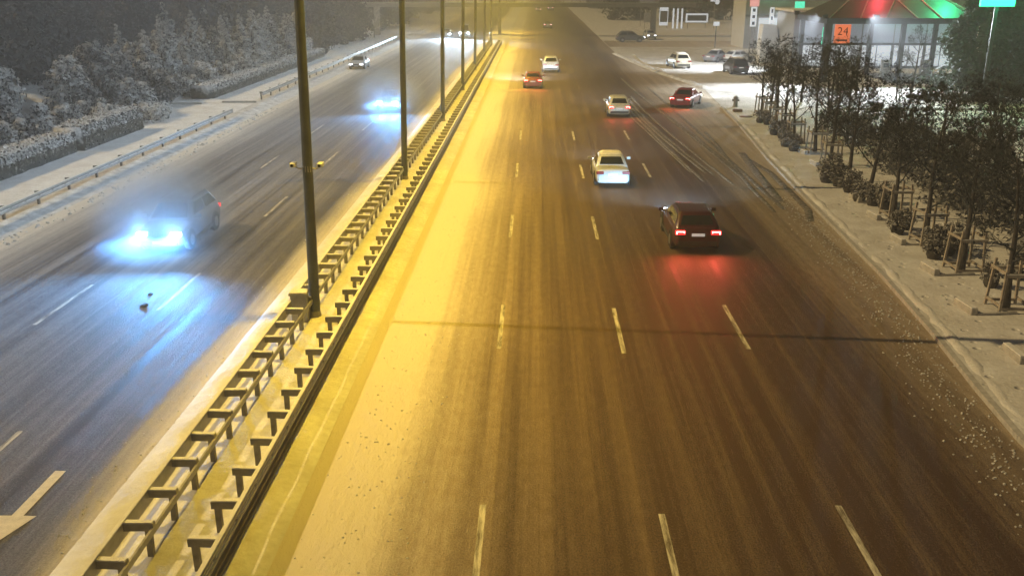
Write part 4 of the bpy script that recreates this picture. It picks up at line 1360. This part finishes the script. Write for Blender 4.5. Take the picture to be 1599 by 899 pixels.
# ------------------------------------------------------------------ loose snow lumps
mb = MB()
rnd = random.Random(55)
def lump(x, y, z, s):
    vs = []
    for a in range(6):
        r = s * rnd.uniform(.6, 1.2)
        vs.append((x + cos(a * pi / 3) * r, y + sin(a * pi / 3) * r, z - .01))
    for a in range(6):
        r = s * rnd.uniform(.35, .75)
        vs.append((x + cos(a * pi / 3 + .4) * r, y + sin(a * pi / 3 + .4) * r, z + s * rnd.uniform(.45, .8)))
    mb.add(vs, [(k, (k + 1) % 6, 6 + (k + 1) % 6, 6 + k) for k in range(6)] + [tuple(range(6, 12))])
for _ in range(420):
    y = rnd.uniform(10, 46); lump(-8.7 + rnd.gauss(0, .35), y, 0, rnd.uniform(.012, .035))
for _ in range(1500):
    y = rnd.uniform(10, 44); lump(kerb_x(y) - .9 + rnd.gauss(0, .45), y, 0.0, rnd.uniform(.012, .045))
for _ in range(500):
    y = rnd.uniform(12, 40); lump(rnd.uniform(-4.4, -2.2), y, 0, rnd.uniform(.01, .035))
for _ in range(260):
    y = rnd.uniform(30, 75); lump(-21.3 + rnd.gauss(0, .35), y, 0.0, rnd.uniform(.03, .12))
o = mb.build('snow_lumps', M['snow_dirty']); o['kind'] = 'stuff'
for lab, x, y, s in (('dark flat ice clod on the blue-lit lane, nearer the crossover', -12.95, 28.9, .16), ('dark flat ice clod on the blue-lit lane, farther from the crossover', -12.7, 27.8, .22)):
    m = MB(); mb = m
    lump(0, 0, 0, s)
    o = m.build('ice_clod', M['sack']); o.location = (x, y, .01); o.scale = (.6, .9, .3)
    tag(o, lab, 'ice clod', 'clods on the oncoming lane')

# ------------------------------------------------------------------ added mist volumes that imitate headlight glare round the dazzling cars
def glare_halo(loc, r, dens):
    me = bpy.data.meshes.new('snow_mist')
    b = bmesh.new()
    bmesh.ops.create_uvsphere(b, u_segments=32, v_segments=18, radius=1.0)
    for v in b.verts:
        v.co = Vector((v.co.x * r[0], v.co.y * r[1], v.co.z * r[2])) * (1 + .10 * noise.noise(v.co * 1.7))
    b.to_mesh(me); b.free()
    o = bpy.data.objects.new('snow_mist', me); COL.objects.link(o)
    o.location = loc; o['kind'] = 'stuff'
    m = bpy.data.materials.new('airborne_powder'); m.use_nodes = True
    nt = m.node_tree; nt.nodes.remove(nt.nodes['Principled BSDF'])
    pv = nt.nodes.new('ShaderNodeVolumePrincipled')
    pv.inputs['Color'].default_value = (.80, .90, 1, 1); 
    v = coords(nt, (1 / r[0], 1 / r[1], 1 / r[2]))
    ln = N(nt, 'ShaderNodeVectorMath', operation='LENGTH'); nt.links.new(v, ln.inputs[0])
    fall = maprange(nt, ln.outputs['Value'], .15, .92, 1.0, 0.0, True)
    wisp = maprange(nt, tex(nt, coords(nt, (1.3, .5, 1.1)), 1.0, 3, .6, .8), .32, .66, .45, 1.3)
    nt.links.new(mathn(nt, 'MULTIPLY', mathn(nt, 'MULTIPLY', fall, wisp), dens), pv.inputs['Density'])
    nt.links.new(pv.outputs[0], nt.nodes['Material Output'].inputs['Volume'])
    me.materials.append(m)
glare_halo((-14.45, 34.2, 1.3), (3.3, 4.6, 2.9), .42)
glare_halo((-11.9, 74.4, 1.3), (3.6, 4.8, 2.9), .42)

# ------------------------------------------------------------------ night haze
hz = MB().box((0, 330, 22), (920, 800, 47.0)).build('haze', None)
hz['kind'] = 'stuff'
m = bpy.data.materials.new('haze_air'); m.use_nodes = True
nt = m.node_tree
nt.nodes.remove(nt.nodes['Principled BSDF'])
pv = nt.nodes.new('ShaderNodeVolumePrincipled')
pv.inputs['Color'].default_value = (.80, .84, .92, 1)
pv.inputs['Density'].default_value = 0.0030
nt.links.new(pv.outputs[0], nt.nodes['Material Output'].inputs['Volume'])
hz.data.materials.append(m)
